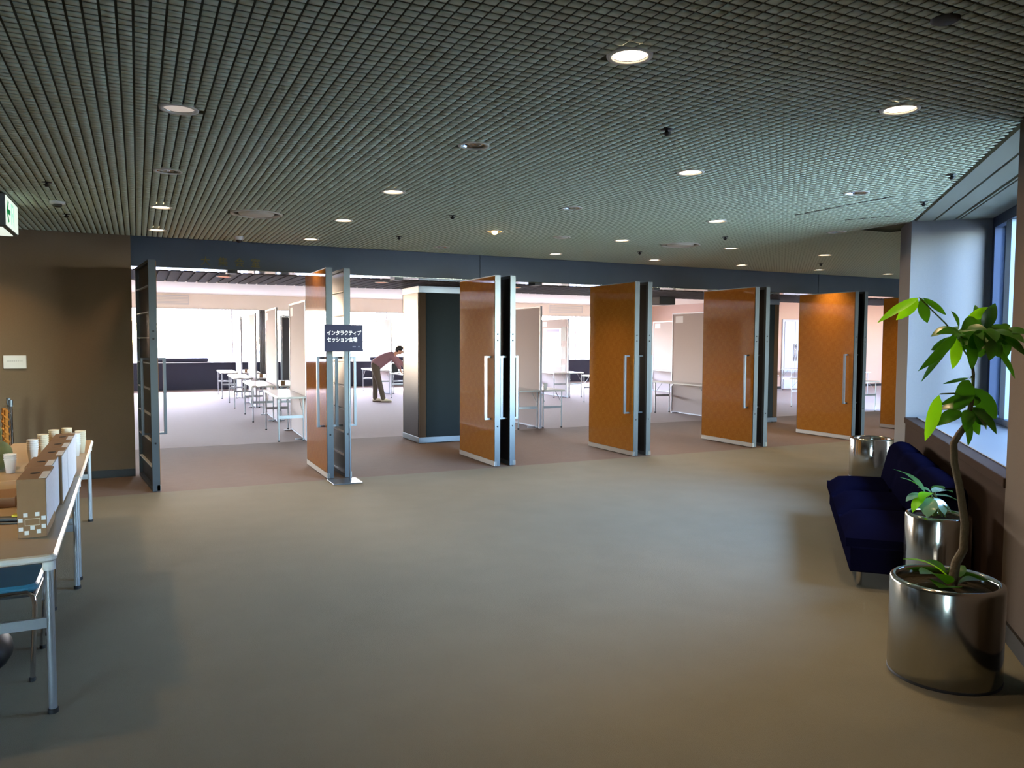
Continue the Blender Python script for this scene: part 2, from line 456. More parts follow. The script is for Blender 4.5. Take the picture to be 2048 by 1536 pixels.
# door beam of three blue-grey steel panels, seams between them
beam = box('wall_front', M['black_base'], -0.05, 16, WY + 0.02, WY + 0.16, VZ + 0.01, H + 0.1)
struct(beam, 'dark blue grey steel beam over the row of doors')
for a, b_ in ((-0.05, 4.379), (4.387, 10.961), (10.969, 16)):
    box('beam_panel', M['beam'], a, b_, WY, WY + 0.03, VZ, H + 0.02, beam)
# polished track strip under the beam, with dark door closers
trk = box('trim_1', M['mirror_steel'], -0.05, 16, WY, WY + 0.42, VZ - 0.006, VZ + 0.004)
struct(trk, 'polished steel strip along the underside of the beam')
for k in range(6):
    box('closer_box', M['black'], 1.02 + 2.146 * k, 1.14 + 2.146 * k, WY + 0.1, WY + 0.32, VZ - 0.035, VZ - 0.005, trk, bevel=0.004)
vc = box('ceiling_entrance', M['vest_ceiling'], -7, 16, WY + 0.16, 12.45, VZ + 0.005, VZ + 0.12)
struct(vc, 'low brown slatted ceiling strip just behind the doors')
slat_me = MB().box(-0.055, 0.055, WY + 0.45, 12.44, VZ - 0.014, VZ + 0.008).mesh('slat', M['vest_ceiling'])
for i in range(112):
    inst('slat', slat_me, vc, (-0.4 + i * 0.142, 0, 0))
fas = box('wall_bulkhead', M['wall_cream'], -8.2, 19.2, 12.45, 12.55, VZ, 3.05); struct(fas, 'cream bulkhead closing the low ceiling behind the doors')

# left wall with baseboard
struct(box('wall_left', M['wall_taupe'], -7.2, -0.05, WY, WY + 0.25, 0, H + 0.1), 'taupe fabric wall left of the doors')
struct(box('baseboard_left', M['black_base'], -7.2, -0.05, WY - 0.015, WY, 0, 0.09), 'black baseboard of the taupe wall')
struct(box('wall_side', M['wall_taupe'], -7.2, -7, -4.2, WY, 0, H + 0.1), 'taupe side wall outside the frame')
# wall behind the camera with a wide window
bk = MB().box(-7, -2.2, -4.35, -4.2, 0, 0.87).box(-7, -2.2, -4.35, -4.2, 2.5, H + 0.1).box(-7, -6.7, -4.35, -4.2, 0.87, 2.5).box(-4.6, -2.2, -4.35, -4.2, 0.87, 2.5).build('wall_back', M['wall_taupe'])
struct(bk, 'wall behind the camera with a wide window')
struct(box('window_2', M['glass'], -6.7, -4.6, -4.29, -4.28, 0.87, 2.5), 'glass pane behind the camera')
struct(box('wall_end', M['wall_taupe'], 16, 16.2, -2, 12.5, 0, H + 0.1), 'end wall at the far right of the lobby')

# window wall on the right (in its own 45 degree frame): piers, apron, sill, soffit, frame, panes
wr = empty('wall_right', (0, 0, 0), CR); struct(wr, 'fabric window wall with a daylight-toned and a dimmed pier on the right')
PIERS = [(-4.6, 4.93), (8.6, 9.35)]
for c0, c1 in PIERS:
    box('pier', M['wall_pier_daylit'] if c0 > 5 else M['wall_near_dim'], NC, 2.0, c0, c1, 0, H + 0.1, wr)
box('return_wall', M['wall_pier_daylit'], 2.0, 9.0, 8.85, 9.35, 0, H + 0.1, wr)
BAYS = [(4.93, 8.6)]
for c0, c1 in BAYS:
    box('apron', M['apron'], NC + 0.002, NC + 0.14, c0, c1, 0, 0.81, wr)
    box('sill_nosing', M['apron'], NC - 0.012, NC + 0.14, c0, c1, 0.81, 0.868, wr, bevel=0.006)
    box('outer_wall', M['apron'], 1.86, 2.06, c0, c1, 0, 0.86, wr)
    box('sill', M['sill'], NC + 0.10, 1.90, c0, c1, 0.845, 0.874, wr)
for c0, c1 in [(-4.6, 9.35)]:
    box('baseboard', M['black_base'], NC - 0.016, NC, c0, c1, 0, 0.10, wr)
sf = empty('ceiling_soffit', (0, 0, 0), CR); struct(sf, 'flat pale ceiling edge above the window with two dark slots')
for c0, c1 in BAYS:
    box('soffit_board', M['ceil_plain'], 1.235, 1.385, c0 - .02, c1 - 0.001, H - 0.002, H + 0.03, sf)
    box('soffit_board', M['ceil_plain'], 1.405, 1.562, c0, c1 - 0.001, H - 0.002, H + 0.03, sf)
    box('soffit_board', M['ceil_plain'], 1.59, 1.605, c0, c1 - 0.001, H - 0.002, H + 0.03, sf)
    box('soffit_board', M['ceil_plain'], 1.622, 2.06, c0, c1 - 0.001, H - 0.002, H + 0.03, sf)
    box('slot_back', M['vent_dark'], 1.22, 2.06, c0, c1, H + 0.10, H + 0.14, sf)
wi = 0
for c0, c1 in BAYS:
    wi += 1
    w = empty('window_1', (0, 0, 0), CR); struct(w, 'tall window with dark blue frame beyond the plant')
    fr = MB()
    fr.box(1.90, 2.02, c1 - 0.08, c1, 0.874, H).box(1.90, 2.02, c0, c0 + 0.08, 0.874, H)
    fr.box(1.90, 2.02, c0, c1, H - 0.10, H).box(1.90, 2.02, c0, c1, 0.874, 0.93)
    fr.build('window_frame', M['win_frame'], w, bevel=0.004)
    cm = (c0 + c1) / 2
    cuts = [c0 + 0.08, 6.02, 6.10, 7.99, 8.16, c1 - 0.08]
    for k in (1, 3):
        box('mullion', M['win_frame_lit'], 1.91, 2.01, cuts[k], cuts[k + 1], 0.93, H - 0.10, w, bevel=0.004)
    for k in (0, 2, 4):
        box('pane', M['glass'], 1.955, 1.961, cuts[k], cuts[k + 1], 0.93, H - 0.10, w)
    x, y = nc(2.10, cm)
    portal('portal_window', (x, y, 1.85), (PI / 2, 0, R(-45) - PI / 2 + PI), c1 - c0, 1.9)
# white clad pier of the building outside
ex = empty('exterior_wall', (0, 0, 0), CR); struct(ex, 'white clad outer wall seen through the right window')
for k in range(14):
    for q in range(4):
        box('cladding_tile', M['tile_white'], 2.075 + q * 0.9, 2.065 + (q + 1) * 0.9, 8.80, 8.85, -0.5 + k * 0.30, -0.212 + k * 0.30, ex)

# ground outside
struct(box('ground', M['ground'], -120, 120, -120, 160, -0.8, -0.5), 'pale paving outside the windows')

# hall shell
hw = MB()
hw.box(-8.2, 19.2, 26.7, 27.0, 2.60, 3.1).box(-8.2, -7.6, 26.7, 27.0, 0, 2.6).box(18.4, 19.2, 26.7, 27.0, 0, 2.6)
struct(hw.build('wall_far', M['wall_cream']), 'cream wall band above the far windows of the hall')
ap = box('trim_2', M['navy_wall'], -7.6, 18.4, 26.62, 26.95, 0, 0.86); struct(ap, 'dark navy panelling below the far windows')
box('ledge', M['win_alu'], -7.6, 18.4, 26.55, 26.95, 0.86, 0.885, ap)
w3 = empty('window_3', (0, 0, 0)); struct(w3, 'long bright window band across the far side of the hall')
nm = 10
for k in range(nm + 1):
    x = -7.6 + 26.0 * k / nm
    box('mullion', M['win_alu'], x - 0.025, x + 0.025, 26.76, 26.84, 0.885, 2.6, w3)
    if k < nm:
        box('pane', M['glass_hall'], x + 0.025, x + 26.0 / nm - 0.025, 26.79, 26.796, 0.885, 2.6, w3)
box('head_rail', M['win_alu'], -7.6, 18.4, 26.68, 26.8, 2.575, 2.6, w3)
portal('portal_hall', (5.4, 27.05, 1.74), (PI / 2, 0, PI), 26, 1.7)
struct(box('wall_hall_left', M['wall_cream'], -8.4, -8.2, 10.35, 27, 0, 3.1), 'cream left wall of the hall')
struct(box('wall_recess', M['wall_peach'], 19.2, 19.4, 19.85, 27, 0, 3.1), 'side wall of the window recess')
struct(box('wall_hall_back', M['wall_peach'], 19.2, 28.2, 19.85, 20.05, 0, 3.1), 'peach back wall of the hall')
struct(box('wall_hall_right', M['wall_peach'], 28.2, 28.4, 10.1, 20.05, 0, 3.1), 'peach right wall of the hall')
struct(box('wall_hall_front', M['wall_peach'], 16.2, 28.2, 10.1, 10.3, 0, 3.1), 'front wall of the hall beyond the doors')
struct(box('baseboard_hall', M['black_base'], 19.4, 28.2, 19.83, 19.85, 0, 0.09), 'dark baseboard below the peach wall')
struct(box('ceiling_hall', M['hall_ceiling'], -8.2, 28.2, 12.5, 27, 3.05, 3.2), 'cream ceiling of the hall')
wd = empty('door_14', (19.95, 19.85, 0)); struct(wd, 'white double door with curved handles in the peach wall')
box('door_frame', M['white_door'], -0.07, 1.05, -0.05, -0.001, 0, 2.38, wd, bevel=0.006)
for s in (0, 1):
    lf = box('door_panel', M['white_door'], 0.01 + s * 0.485, 0.485 + s * 0.485, -0.075, -0.045, 0.02, 2.31, wd, bevel=0.006)
    pts = [(0.43 + s * 0.11, -0.08 - 0.05 * math.sin(PI * t / 8), 0.95 + 0.60 * t / 8) for t in range(9)]
    MB().tube(pts, 0.017, 8).build('door_handle', M['chrome'], lf)

# hall pillars
def pillar(name, x0, x1, y0, y1, label):
    p = empty(name, ((x0 + x1) / 2, (y0 + y1) / 2, 0)); hx = (x1 - x0) / 2; hy = (y1 - y0) / 2
    struct(p, label)
    box('core', M['green_black'], -hx + .01, hx - .01, -hy + .01, hy - .01, 0.11, VZ - 0.13, p)
    c = 0.045
    box('gloss_side', M['pillar_gloss'], -hx, -hx + .012, -hy + c, hy - c, 0.10, VZ - 0.12, p)
    box('gloss_side', M['pillar_gloss'], hx - .012, hx, -hy + c, hy - c, 0.10, VZ - 0.12, p)
    box('dark_face', M['green_black'], -hx + 0.12, hx - 0.12, -hy, -hy + .012, 0.10, VZ - 0.12, p)
    box('dark_face', M['green_black'], -hx + 0.12, hx - 0.12, hy - .012, hy, 0.10, VZ - 0.12, p)
    for sx in (-1, 1):
        for sy in (-1, 1):
            a, b_ = sorted((sx * hx * 0.995, sx * (hx - 0.115)))
            e, f = sorted((sy * hy * 0.995, sy * (hy - 0.03)))
            box('corner_strip', M['bronze'], a, b_, e, f, 0.0, VZ - 0.02, p)
    for z0, z1, nm_ in ((0.012, 0.10, 'base_band'), (VZ - 0.12, VZ - 0.015, 'cap_band')):
        box(nm_, M['steel_soft'], -hx - .004, hx + .004, -hy - .004, hy + .004, z0, z1, p, bevel=0.004)
    return p
pillar('pillar', 3.93, 5.30, 11.43, 12.25, 'dark panelled pillar with steel side behind the open doors')
pillar('pillar', 10.30, 11.56, 11.62, 12.3, 'dark pillar glimpsed beside the far door pair')

# ================================================================== DOORS
def make_leaf_meshes():
    L = 1.19; T = 0.074; Ht = 2.445
    fr = MB()
    fr.box(0, T, 0, 0.045, 0.01, Ht).box(0, T, L - 0.045, L, 0.01, Ht).box(0, T, 0.045, L - 0.045, Ht - 0.03, Ht).box(0, T, 0.045, L - 0.045, 0.01, 0.05)
    d = {'stile_frame': (fr.mesh('stile_frame', M['steel']))}
    # wood face stands on local -x side, dark ribbed back on +x side
    d['wood_face'] = MB().box(-0.004, 0.03, 0.012, L - 0.01, 0.075, Ht - 0.012).mesh('wood_face', M['wood'])
    d['kick_strip'] = MB().box(-0.006, 0.03, 0.0, L, 0.012, 0.072).mesh('kick_strip', M['kick'])
    d['dark_back'] = MB().box(0.030, 0.042, 0.045, L - 0.045, 0.05, Ht - 0.03).mesh('dark_back', M['door_dark'])
    d['ledge'] = MB().box(0.042, T - 0.003, 0.045, L - 0.045, 0, 0.012).mesh('ledge', M['win_alu'])
    def handle(s):
        x0 = -0.006 if s < 0 else T - 0.003
        x1 = x0 + s * 0.085
        a, b_ = sorted((x1, x1 - s * 0.028)); c, e = sorted((x0, x1))
        h = MB().box(a, b_, 0.10, 0.132, 0.60, 1.42)
        h.box(c, e, 0.102, 0.13, 0.60, 0.622).box(c, e, 0.102, 0.13, 1.398, 1.42)
        return h.mesh('handle', M['steel_soft'])
    d['handle_a'] = handle(-1); d['handle_b'] = handle(1)
    d['lock'] = MB().lathe([(0.0, -0.002), (0.010, -0.002), (0.010, 0.004), (0.0, 0.004)], 10).mesh('lock', M['black'])
    return d
LM = make_leaf_meshes()
dn = [0]
def leaf(x_left, flip, label, ledges=False, turn=0.0):
    """flip False: wood faces left (-x), dark ribbed back faces right.  x_left is the left side of the leaf."""
    dn[0] += 1
    p = empty('door_%d' % dn[0], (x_left if not flip else x_left + 0.074, 8.93, 0)); struct(p, label)
    S = -1 if flip else 1
    p.rotation_euler = (0, 0, turn)
    def part(n, key, loc=(0, 0, 0)):
        o = inst(n, LM[key], p, (loc[0] * S, loc[1], loc[2]))
        if flip: o.scale = (-1, 1, 1)
        return o
    part('stile_frame', 'stile_frame'); part('wood_face', 'wood_face'); part('kick_strip', 'kick_strip'); part('dark_back', 'dark_back')
    for k in range(8 if ledges else 0):
        part('ledge', 'ledge', (0, 0, 0.25 + 0.275 * k))
    part('handle', 'handle_a'); part('handle', 'handle_b')
    for z in (1.02 - 0.5, 1.62, 1.70):
        o = part('lock', 'lock', (0.037, 0.0, z)); o.rotation_euler = (PI / 2, 0, 0)
    return p
leaf(0.115, True, 'open door leaf at the left end, dark ribbed back facing left', True, R(6.0))
cent = [2.093, 4.228, 6.361, 8.545, 10.677, 12.83]
ordn = ['first', 'second', 'third', 'fourth', 'fifth', 'last']
for c, on in zip(cent, ordn):
    w = 0.068 if on != 'first' else 0.064
    leaf(c - w - 0.074, False, 'left leaf of the %s open door pair, honey wood face with steel edge' % on)
    leaf(c + w + 0.003, True, 'right leaf of the %s open door pair, dark back toward its twin' % on, on == 'first')

# ================================================================== CEILING FIXTURES
ring_me = MB().lathe([(0.078, 0.012), (0.078, -0.004), (0.096, -0.004), (0.098, 0.002), (0.098, 0.012)], 28).mesh('trim_ring', M['vent'])
cone_me = MB().lathe([(0.077, 0.004), (0.073, 0.010), (0.064, 0.018), (0.050, 0.022)], 28).mesh('reflector', M['chrome'])
cone_deep = MB().lathe([(0.077, 0.004), (0.072, 0.018), (0.060, 0.030), (0.040, 0.0335)], 28).mesh('reflector', M['chrome'])
lit_me = MB().disc(0.0765, 0.006, 28, down=True).mesh('lamp_lens', M['lamp_on'])
off_me = MB().disc(0.042, 0.033, 20, down=True).mesh('lamp_lens', M['frost'])
dim_me = MB().disc(0.0765, 0.006, 28, down=True).mesh('lamp_lens', M['lamp_added_glow'])
fin_me = MB().box(-0.055, 0.055, -0.002, 0.002, 0.008, 0.020).mesh('reflector_fin', M['chrome'])
bulb_me = MB().ball((0, 0, 0.0), 0.034, 0.034, 0.034, 14, 8).mesh('bulb', M['lamp_orange'])
row_w = ['row nearest the camera', 'second row from the camera', 'middle row', 'row one back from the doors', 'row along the door beam']
nth = ['first', 'second', 'third', 'fourth', 'fifth', 'sixth', 'seventh', 'eighth', 'ninth']
def lamp_light(parent, z, power):
    l = bpy.data.lights.new('lamp_glow', 'AREA'); l.shape = 'DISK'; l.size = 0.14
    l.energy = power; l.color = LAMP_COL; l.spread = R(100)
    o = bpy.data.objects.new('lamp_glow', l); COL.objects.link(o); o.parent = parent; o.location = (0, 0, z)
    return o
for (i, j) in sorted(LIT | OFF | BULB):
    st = 'lit' if (i, j) in LIT else ('unlit' if (i, j) in OFF else 'bare orange bulb')
    p = empty('downlight', (LX[i], LY[j], H))
    lab = {'lit': 'lit warm', 'unlit': 'unlit silver', 'bare orange bulb': 'glowing orange bare-bulb'}[st]
    tag(p, '%s ceiling downlight, %s column from left, %s' % (lab, nth[i], row_w[j]) if i < 8 else 'lit downlight in the column over the left tables, %s' % row_w[j], 'ceiling light', 'recessed downlights in the lobby ceiling')
    inst('trim_ring', ring_me, p)
    inst('reflector', cone_deep if st == 'unlit' else cone_me, p)
    if (i, j) == (0, 1):
        inst('lamp_lens', dim_me, p)
        p['label'] = 'ceiling downlight with whitish lens given an added dim glow, leftmost of those near the camera'
    elif st == 'lit':
        inst('lamp_lens', lit_me, p)
        lamp_light(p, -0.002, LAMP_W)
    else:
        inst('lamp_lens', off_me, p)
        if st == 'unlit':
            for a in range(3): inst('reflector_fin', fin_me, p, (0, 0, 0), (0, 0, R(30 + 60 * a)))
        else:
            inst('bulb', bulb_me, p, (0, 0, -0.004)); lamp_light(p, -0.04, LAMP_W)
for k in (0, 1, 2, 3, 4, 5, 6):
    p = empty('downlight', (1.055 + 2.165 * k, 11.02, VZ - 0.02))
    tag(p, 'lit orange downlight in the low ceiling over the %s doorway' % nth[k], 'ceiling light', 'downlights in the low ceiling behind the doors')
    o = inst('trim_ring', ring_me, p); o = inst('lamp_lens', MB().disc(0.088, -0.001, 28, down=True).mesh('lamp_lens', M['lamp_red']) if k == 0 else vl, p)
    vl = o.data
    lamp_light(p, -0.008, LAMP_W * 0.8)

# round air vents
for x, y, r in VENTS:
    p = empty('air_vent', (x, y, H))
    big = r > 0.2
    tag(p, 'large round ceiling air diffuser near the left doorway' if x < 2 else ('large round ceiling air diffuser towards the far doors' if big else 'small flat round ceiling vent between two lamps'), 'air vent', 'round ceiling vents' if big else None)
    MB().lathe([(r, 0.03), (r, -0.006), (r * 0.93, -0.010), (r * 0.90, 0.01)], 36).build('outer_ring', M['vent'], p)
    MB().lathe([(r * 0.90, 0.02), (r * 0.78, 0.024), (r * 0.70, 0.02)], 36).build('gap_ring', M['vent_dark'], p)
    MB().lathe([(r * 0.72, 0.03), (r * 0.66, -0.008), (r * 0.40, -0.018), (0.0, -0.02)], 36).build('centre_plate', M['vent'], p)
# sprinklers
spr = [(-0.60, 6.95, 'beside the exit sign'), (-0.59, 8.63, 'above the left end of the taupe wall'), (2.72, 3.62, 'between the two nearest lit downlights'), (2.75, 7.0, 'in front of the bare orange bulb'), (2.75, 8.69, 'near the beam left of the bare orange bulb'),
       (5.25, 3.66, 'nearest the window soffit'), (6.06, 4.47, 'farther along the window soffit'), (6.10, 8.67, 'near the beam beyond the far round diffuser'), (6.09, 6.98, 'above the middle of the right doors'), (9.43, 8.65, 'near the beam at the far right')]
spm = MB().lathe([(0.0, -0.036), (0.012, -0.034), (0.014, -0.026), (0.022, -0.024), (0.024, -0.019), (0.010, -0.017), (0.010, -0.004), (0.034, -0.003), (0.036, 0.004), (0.0, 0.004)], 16)
sp0 = spm.mesh('sprinkler', M['black'])
for x, y, wlab in spr:
    o = inst('sprinkler', sp0, None, (x, y, H))
    tag(o, 'small black sprinkler head in the ceiling %s' % wlab, 'sprinkler', 'ceiling sprinklers')
det = empty('smoke_detector', (-0.605, 7.9, H)); tag(det, 'white domed smoke detector on the ceiling beside the exit sign', 'smoke detector')
MB().lathe([(0.062, 0.004), (0.062, -0.016), (0.05, -0.022), (0.0, -0.022)], 24).build('base', M['white_plastic'], det)
MB().lathe([(0.034, -0.02), (0.034, -0.038), (0.022, -0.046), (0.0, -0.047)], 20).build('sensor', M['vent_dark'], det)
det2 = MB().lathe([(0.05, 0.004), (0.05, -0.006), (0.035, -0.014), (0.0, -0.015)], 24).build('smoke_detector', M['vent_dark'], None, loc=(2.715, 1.94, H))
tag(det2, 'dark flush detector in the ceiling at the top right', 'smoke detector')
cmr = empty('security_camera', (1.09, 9.56, H)); tag(cmr, 'small white dome camera on the ceiling above the gilt letters', 'security camera')
MB().lathe([(0.052, 0.004), (0.052, -0.03), (0.045, -0.042), (0.0, -0.042)], 22).build('housing', M['white_plastic'], cmr)
MB().ball((0, 0, -0.044), 0.034, 0.034, 0.03, 16, 8).build('dome', M['black'], cmr)
for (x0, y0), (x1, y1), lb in (((5.616, 5.475), (5.607, 4.35), 'first'), ((6.277, 5.474), (6.485, 5.025), 'second')):
    o = empty('linear_diffuser', (x0, y0, H)); L = math.hypot(x1 - x0, y1 - y0); o.rotation_euler = (0, 0, math.atan2(y1 - y0, x1 - x0))
    tag(o, 'thin dark slot diffuser in the ceiling near the window, %s of two' % lb, 'air vent', 'slot diffusers')
    for k in range(int(L / 0.12)):
        box('slot', M['vent_dark'], k * 0.12, k * 0.12 + 0.09, -0.008, 0.008, -0.003, 0.01, o)

# exit sign
xs_ = empty('exit_sign', (-0.945, 7.87, 0)); tag(xs_, 'lit white exit sign box with green arrow hanging at the left', 'exit sign')
box('case', M['exit_case'], -0.16, 0.0, -0.36, 0.36, 2.53, 2.80, xs_, bevel=0.008)
fc = box('light_face', M['exit_face'], 0.0, 0.006, -0.345, 0.345, 2.545, 2.785, xs_)
box('bottom_light', M['exit_face'], -0.13, -0.03, -0.30, 0.30, 2.524, 2.531, xs_)
box('bracket', M['exit_case'], -0.10, -0.06, -0.05, 0.05, 2.79, 2.82, xs_)
# arrow and running-figure door, flat on the face (local y runs along the face)
ar = MB()
def flat(poly, x=0.0065):
    n = len(poly); ar_v = [(x, a, b) for a, b in poly] + [(x + 0.003, a, b) for a, b in poly]
    return ar_v, [tuple(range(n)), tuple(range(2 * n - 1, n - 1, -1))] + [(i, (i + 1) % n, n + (i + 1) % n, n + i) for i in range(n)]
for poly in ([(-0.33, 2.665), (-0.25, 2.755), (-0.215, 2.745), (-0.29, 2.665)], [(-0.33, 2.665), (-0.29, 2.665), (-0.215, 2.585), (-0.25, 2.575)], [(-0.30, 2.685), (-0.14, 2.685), (-0.14, 2.645), (-0.30, 2.645)]):
    ar.add(*flat(poly))
ar.build('arrow', M['exit_green'], fc)
dm = MB()
for poly in ([(-0.09, 2.575), (-0.055, 2.575), (-0.055, 2.755), (-0.09, 2.755)], [(-0.055, 2.73), (0.06, 2.73), (0.06, 2.755), (-0.055, 2.755)], [(0.035, 2.66), (0.06, 2.66), (0.06, 2.73), (0.035, 2.73)],
             [(-0.055, 2.655), (0.05, 2.655), (0.05, 2.68), (-0.055, 2.68)], [(0.0, 2.655), (0.035, 2.655), (0.085, 2.575), (0.05, 2.575)]):
    dm.add(*flat(poly))
dm.build('pictogram', M['exit_pale'], fc)

# gilt characters on the beam
for ch, x in zip('大集会室', (0.763, 0.962, 1.150, 1.342)):
    me = text_mesh(ch, 0.118, 0.003, 0.0, 'CENTER'); me.name = 'gilt_letter'; me.materials.append(M['gold'])
    o = inst('gilt_letter', me, beam, (x, WY - 0.004, 2.52), (PI / 2, 0, 0))
# drop box hanging behind the third doorway
hb = box('screen_housing', M['vent_dark'], 8.95, 9.32, 12.05, 12.4, 2.32, VZ, bevel=0.01)
tag(hb, 'dark grey box hanging under the low ceiling behind the doors', 'housing')

# ================================================================== SIGN STAND
sg = empty('sign_stand', (2.10, 8.70, 0)); tag(sg, 'black sign on a steel pole with base plate before the doors', 'sign', None)
box('base_plate', M['steel'], -0.165, 0.165, -0.17, 0.17, 0.0, 0.012, sg, bevel=0.004)
MB().tube([(0.06, 0, 0.01), (0.06, 0, 1.50)], 0.011, 10).build('pole', M['steel_soft'], sg)
bd = box('sign_board', M['sign_navy'], -0.225, 0.215, -0.032, -0.014, 1.488, 1.79, sg, bevel=0.003)
for s, z, x, sz in (('インタラクティブ', 1.675, -0.197, 0.058), ('セッション会場', 1.600, -0.195, 0.058)):
    me = text_mesh(s, sz, 0.001, 0.0016); me.name = 'sign_lettering'; me.materials.append(M['sign_text'])
    o = inst('sign_lettering', me, bd, (x, -0.0335, z), (PI / 2, 0, 0)); o.scale = (0.84, 1, 1)
tn = MB()
for a, b_ in ((0.092, 0.138), (0.156, 0.184)):
    for k in range(int((b_ - a) / 0.0095)):
        tn.box(a + k * 0.0095, a + k * 0.0095 + 0.0075, -0.034, -0.0315, 1.535, 1.5455)
tn.build('small_print', M['sign_text_dim'], bd)

# wall plate
wp = empty('wall_plate', (-1.225, WY, 1.358)); tag(wp, 'small white notice plate on the taupe wall', 'wall plate')
box('plate', M['white_plastic'], -0.108, 0.108, -0.012, 0, -0.072, 0.072, wp, bevel=0.003)
lr = MB()
for k in range(9): lr.box(-0.075 + 0.017 * k, -0.075 + 0.017 * k + 0.011, -0.0135, -0.0115, 0.006, 0.014)
lr.build('small_print', M['paper_grey'], wp)

# ================================================================== TABLES
def make_table(name, Lg, Wd, top_m, edge_m, rleg=0.0135, bar_z=0.41, corners=False):
    """local: x across (width Wd), y along (length Lg), origin at the near left corner on the floor"""
    t = empty(name)
    MB().rbox(0.006, Wd - 0.006, 0.006, Lg - 0.006, 0.695, 0.716, 0.03).build('table_top', top_m, t)
    MB().rbox(0, Wd, 0, Lg, 0.684, 0.712, 0.035).build('edge_band', edge_m, t)
    for yy, s in ((0.10, 1), (Lg - 0.10, -1)):
        for x in (0.035, Wd - 0.035):
            lg = MB().tube([(x, yy, 0.012), (x, yy, 0.685)], rleg, 10).build('leg', M['table_leg'], t)
            MB().tube([(x, yy, 0.0), (x, yy, 0.02)], rleg * 1.3, 10).build('foot_cap', M['rubber'], lg)
            if corners: MB().tube([(x, yy, 0.63), (x, yy, 0.686)], rleg * 1.5, 10).build('collar', M['white_plastic'], lg)
        box('crossbar', M['table_leg'], 0.035, Wd - 0.035, yy - 0.008, yy + 0.008, bar_z - 0.022, bar_z + 0.022, t)
        for x in (0.06, Wd - 0.06):
            MB().tube([(x, yy, 0.50), (x, yy + s * 0.22, 0.685)], 0.006, 6).build('brace', M['table_leg'], t)
    return t

# lobby folding tables, end to end by the left edge
lt = make_table('folding_table', 2.06, 0.62, M['table_top'], M['table_edge'], 0.0165, 0.40, True)
lt.location = (-0.945, 3.70, 0); lt.rotation_euler = (0, 0, R(0.65))
tag(lt, 'beige folding table nearest the camera, cardboard boxes standing on it', 'table', 'folding tables in the lobby')
lt2 = copy_tree(lt); lt2.location = (-0.9685, 5.765, 0)
tag(lt2, 'beige folding table farther back, pushed against the end of the nearer table', 'table', 'folding tables in the lobby')

# five cardboard boxes in a line, printed sheets on the aisle side
TZ = 0.717
yj = [4.06, 4.455, 4.83, 5.185, 5.565, 5.945]
bw = ['nearest', 'second', 'middle', 'fourth', 'farthest']
for k in range(5):
    y0, y1 = yj[k], yj[k + 1] - 0.012
    dx = [0.0, -0.012, 0.004, 0.004, 0.0][k]
    b = empty('cardboard_box', (-0.445 + dx, y0, TZ))
    tag(b, '%s of five tall brown cardboard boxes standing in line on the table' % bw[k], 'cardboard box', 'cardboard boxes on the lobby table')
    box('carton', M['card'], -0.058, 0.056, 0, y1 - y0, 0, 0.268, b, bevel=0.003)
    box('printed_sheet', M['card_label'], 0.056, 0.0585, 0.004, y1 - y0 - 0.004, 0.012 if k else 0.05, 0.262, b)
    box('sheet_flap', M['paper'], 0.028, 0.0575, 0.01, (y1 - y0) * 0.55, 0.268, 0.2695, b)
    MB().lathe([(0.0, 0.0), (0.02, 0.0), (0.02, 0.0015), (0.0, 0.0015)], 16, (-0.002, (y1 - y0) * 0.45, 0.268)).build('hand_hole', M['hole'], b)
    if k == 0:
        pr = MB()
        for px_, pz in ((-.026, .105), (.020, .107), (-.046, .082), (.044, .088), (-.045, .042), (.0, .046), (.044, .05), (-.023, .024), (.024, .028)):
            pr.box(px_ - .0085, px_ + .0085, -0.0018, 0.0005, pz - .009, pz + .009)
        pr.build('printed_squares', M['paper'], b)
        pr = MB()
        for x0, x1, z0, z1 in ((-.029, .031, .086, .088), (-.029, .031, .056, .058), (-.029, -.027, .056, .088), (.029, .031, .056, .088)):
            pr.box(x0, x1, -0.0018, 0.0005, z0, z1)
        pr.build('printed_frame', M['cup_warm'], b)

def cup_stack(x, y, n, mt, label, group, tilt=0.0, r=0.036):
    s = empty('cup_stack', (x, y, TZ)); s.rotation_euler = (tilt, 0, 0)
    tag(s, label, 'cups', group)
    me = MB().lathe([(0.0, 0.0), (r * 0.72, 0.0), (r, 0.088), (r * 1.06, 0.091), (r * 1.06, 0.096), (r * 0.98, 0.096), (r * 0.70, 0.006), (0, 0.006)], 18).mesh('cup', mt)
    for k in range(n):
        inst('cup', me, s, (0, 0, 0.016 * k))
    return s
cup_stack(-0.785, 6.10, 3, M['cup'], 'short stack of white paper cups left of the cardboard boxes', 'paper cup stacks')
cup_stack(-0.71, 6.62, 5, M['cup'], 'stack of paper cups behind the boxes, leftmost of the bagged stacks', 'paper cup stacks')
cup_stack(-0.66, 6.80, 6, M['cup_warm'], 'cream cup stack behind the boxes, second of the bagged stacks', 'paper cup stacks')
cup_stack(-0.60, 6.95, 7, M['cup_warm'], 'cream cup stack behind the boxes, tallest of the left bagged stacks', 'paper cup stacks')
cup_stack(-0.52, 7.05, 7, M['cup_warm'], 'cream cup stack peeking over the farthest cardboard box', 'paper cup stacks')
cup_stack(-0.447, 6.78, 6, M['cup'], 'white cup stack right behind the farthest box, nearer the aisle', 'paper cup stacks')
cup_stack(-0.42, 6.95, 6, M['cup_warm'], 'cream cup stack at the aisle edge of the far table', 'paper cup stacks')
pk = box('flat_carton', M['card'], -0.155, 0.155, -0.14, 0.14, 0, 0.055, None, bevel=0.004, loc=(-0.76, 4.98, TZ))
tag(pk, 'low flat brown carton lying left of the boxes on the table', 'cardboard box')
st = empty('stapler', (-0.585, 4.42, TZ), R(75)); tag(st, 'black and yellow stapler lying left of the nearest cardboard box', 'stapler')
MB().rbox(-0.02, 0.02, -0.075, 0.075, 0, 0.012, 0.008).build('base', M['black'], st)
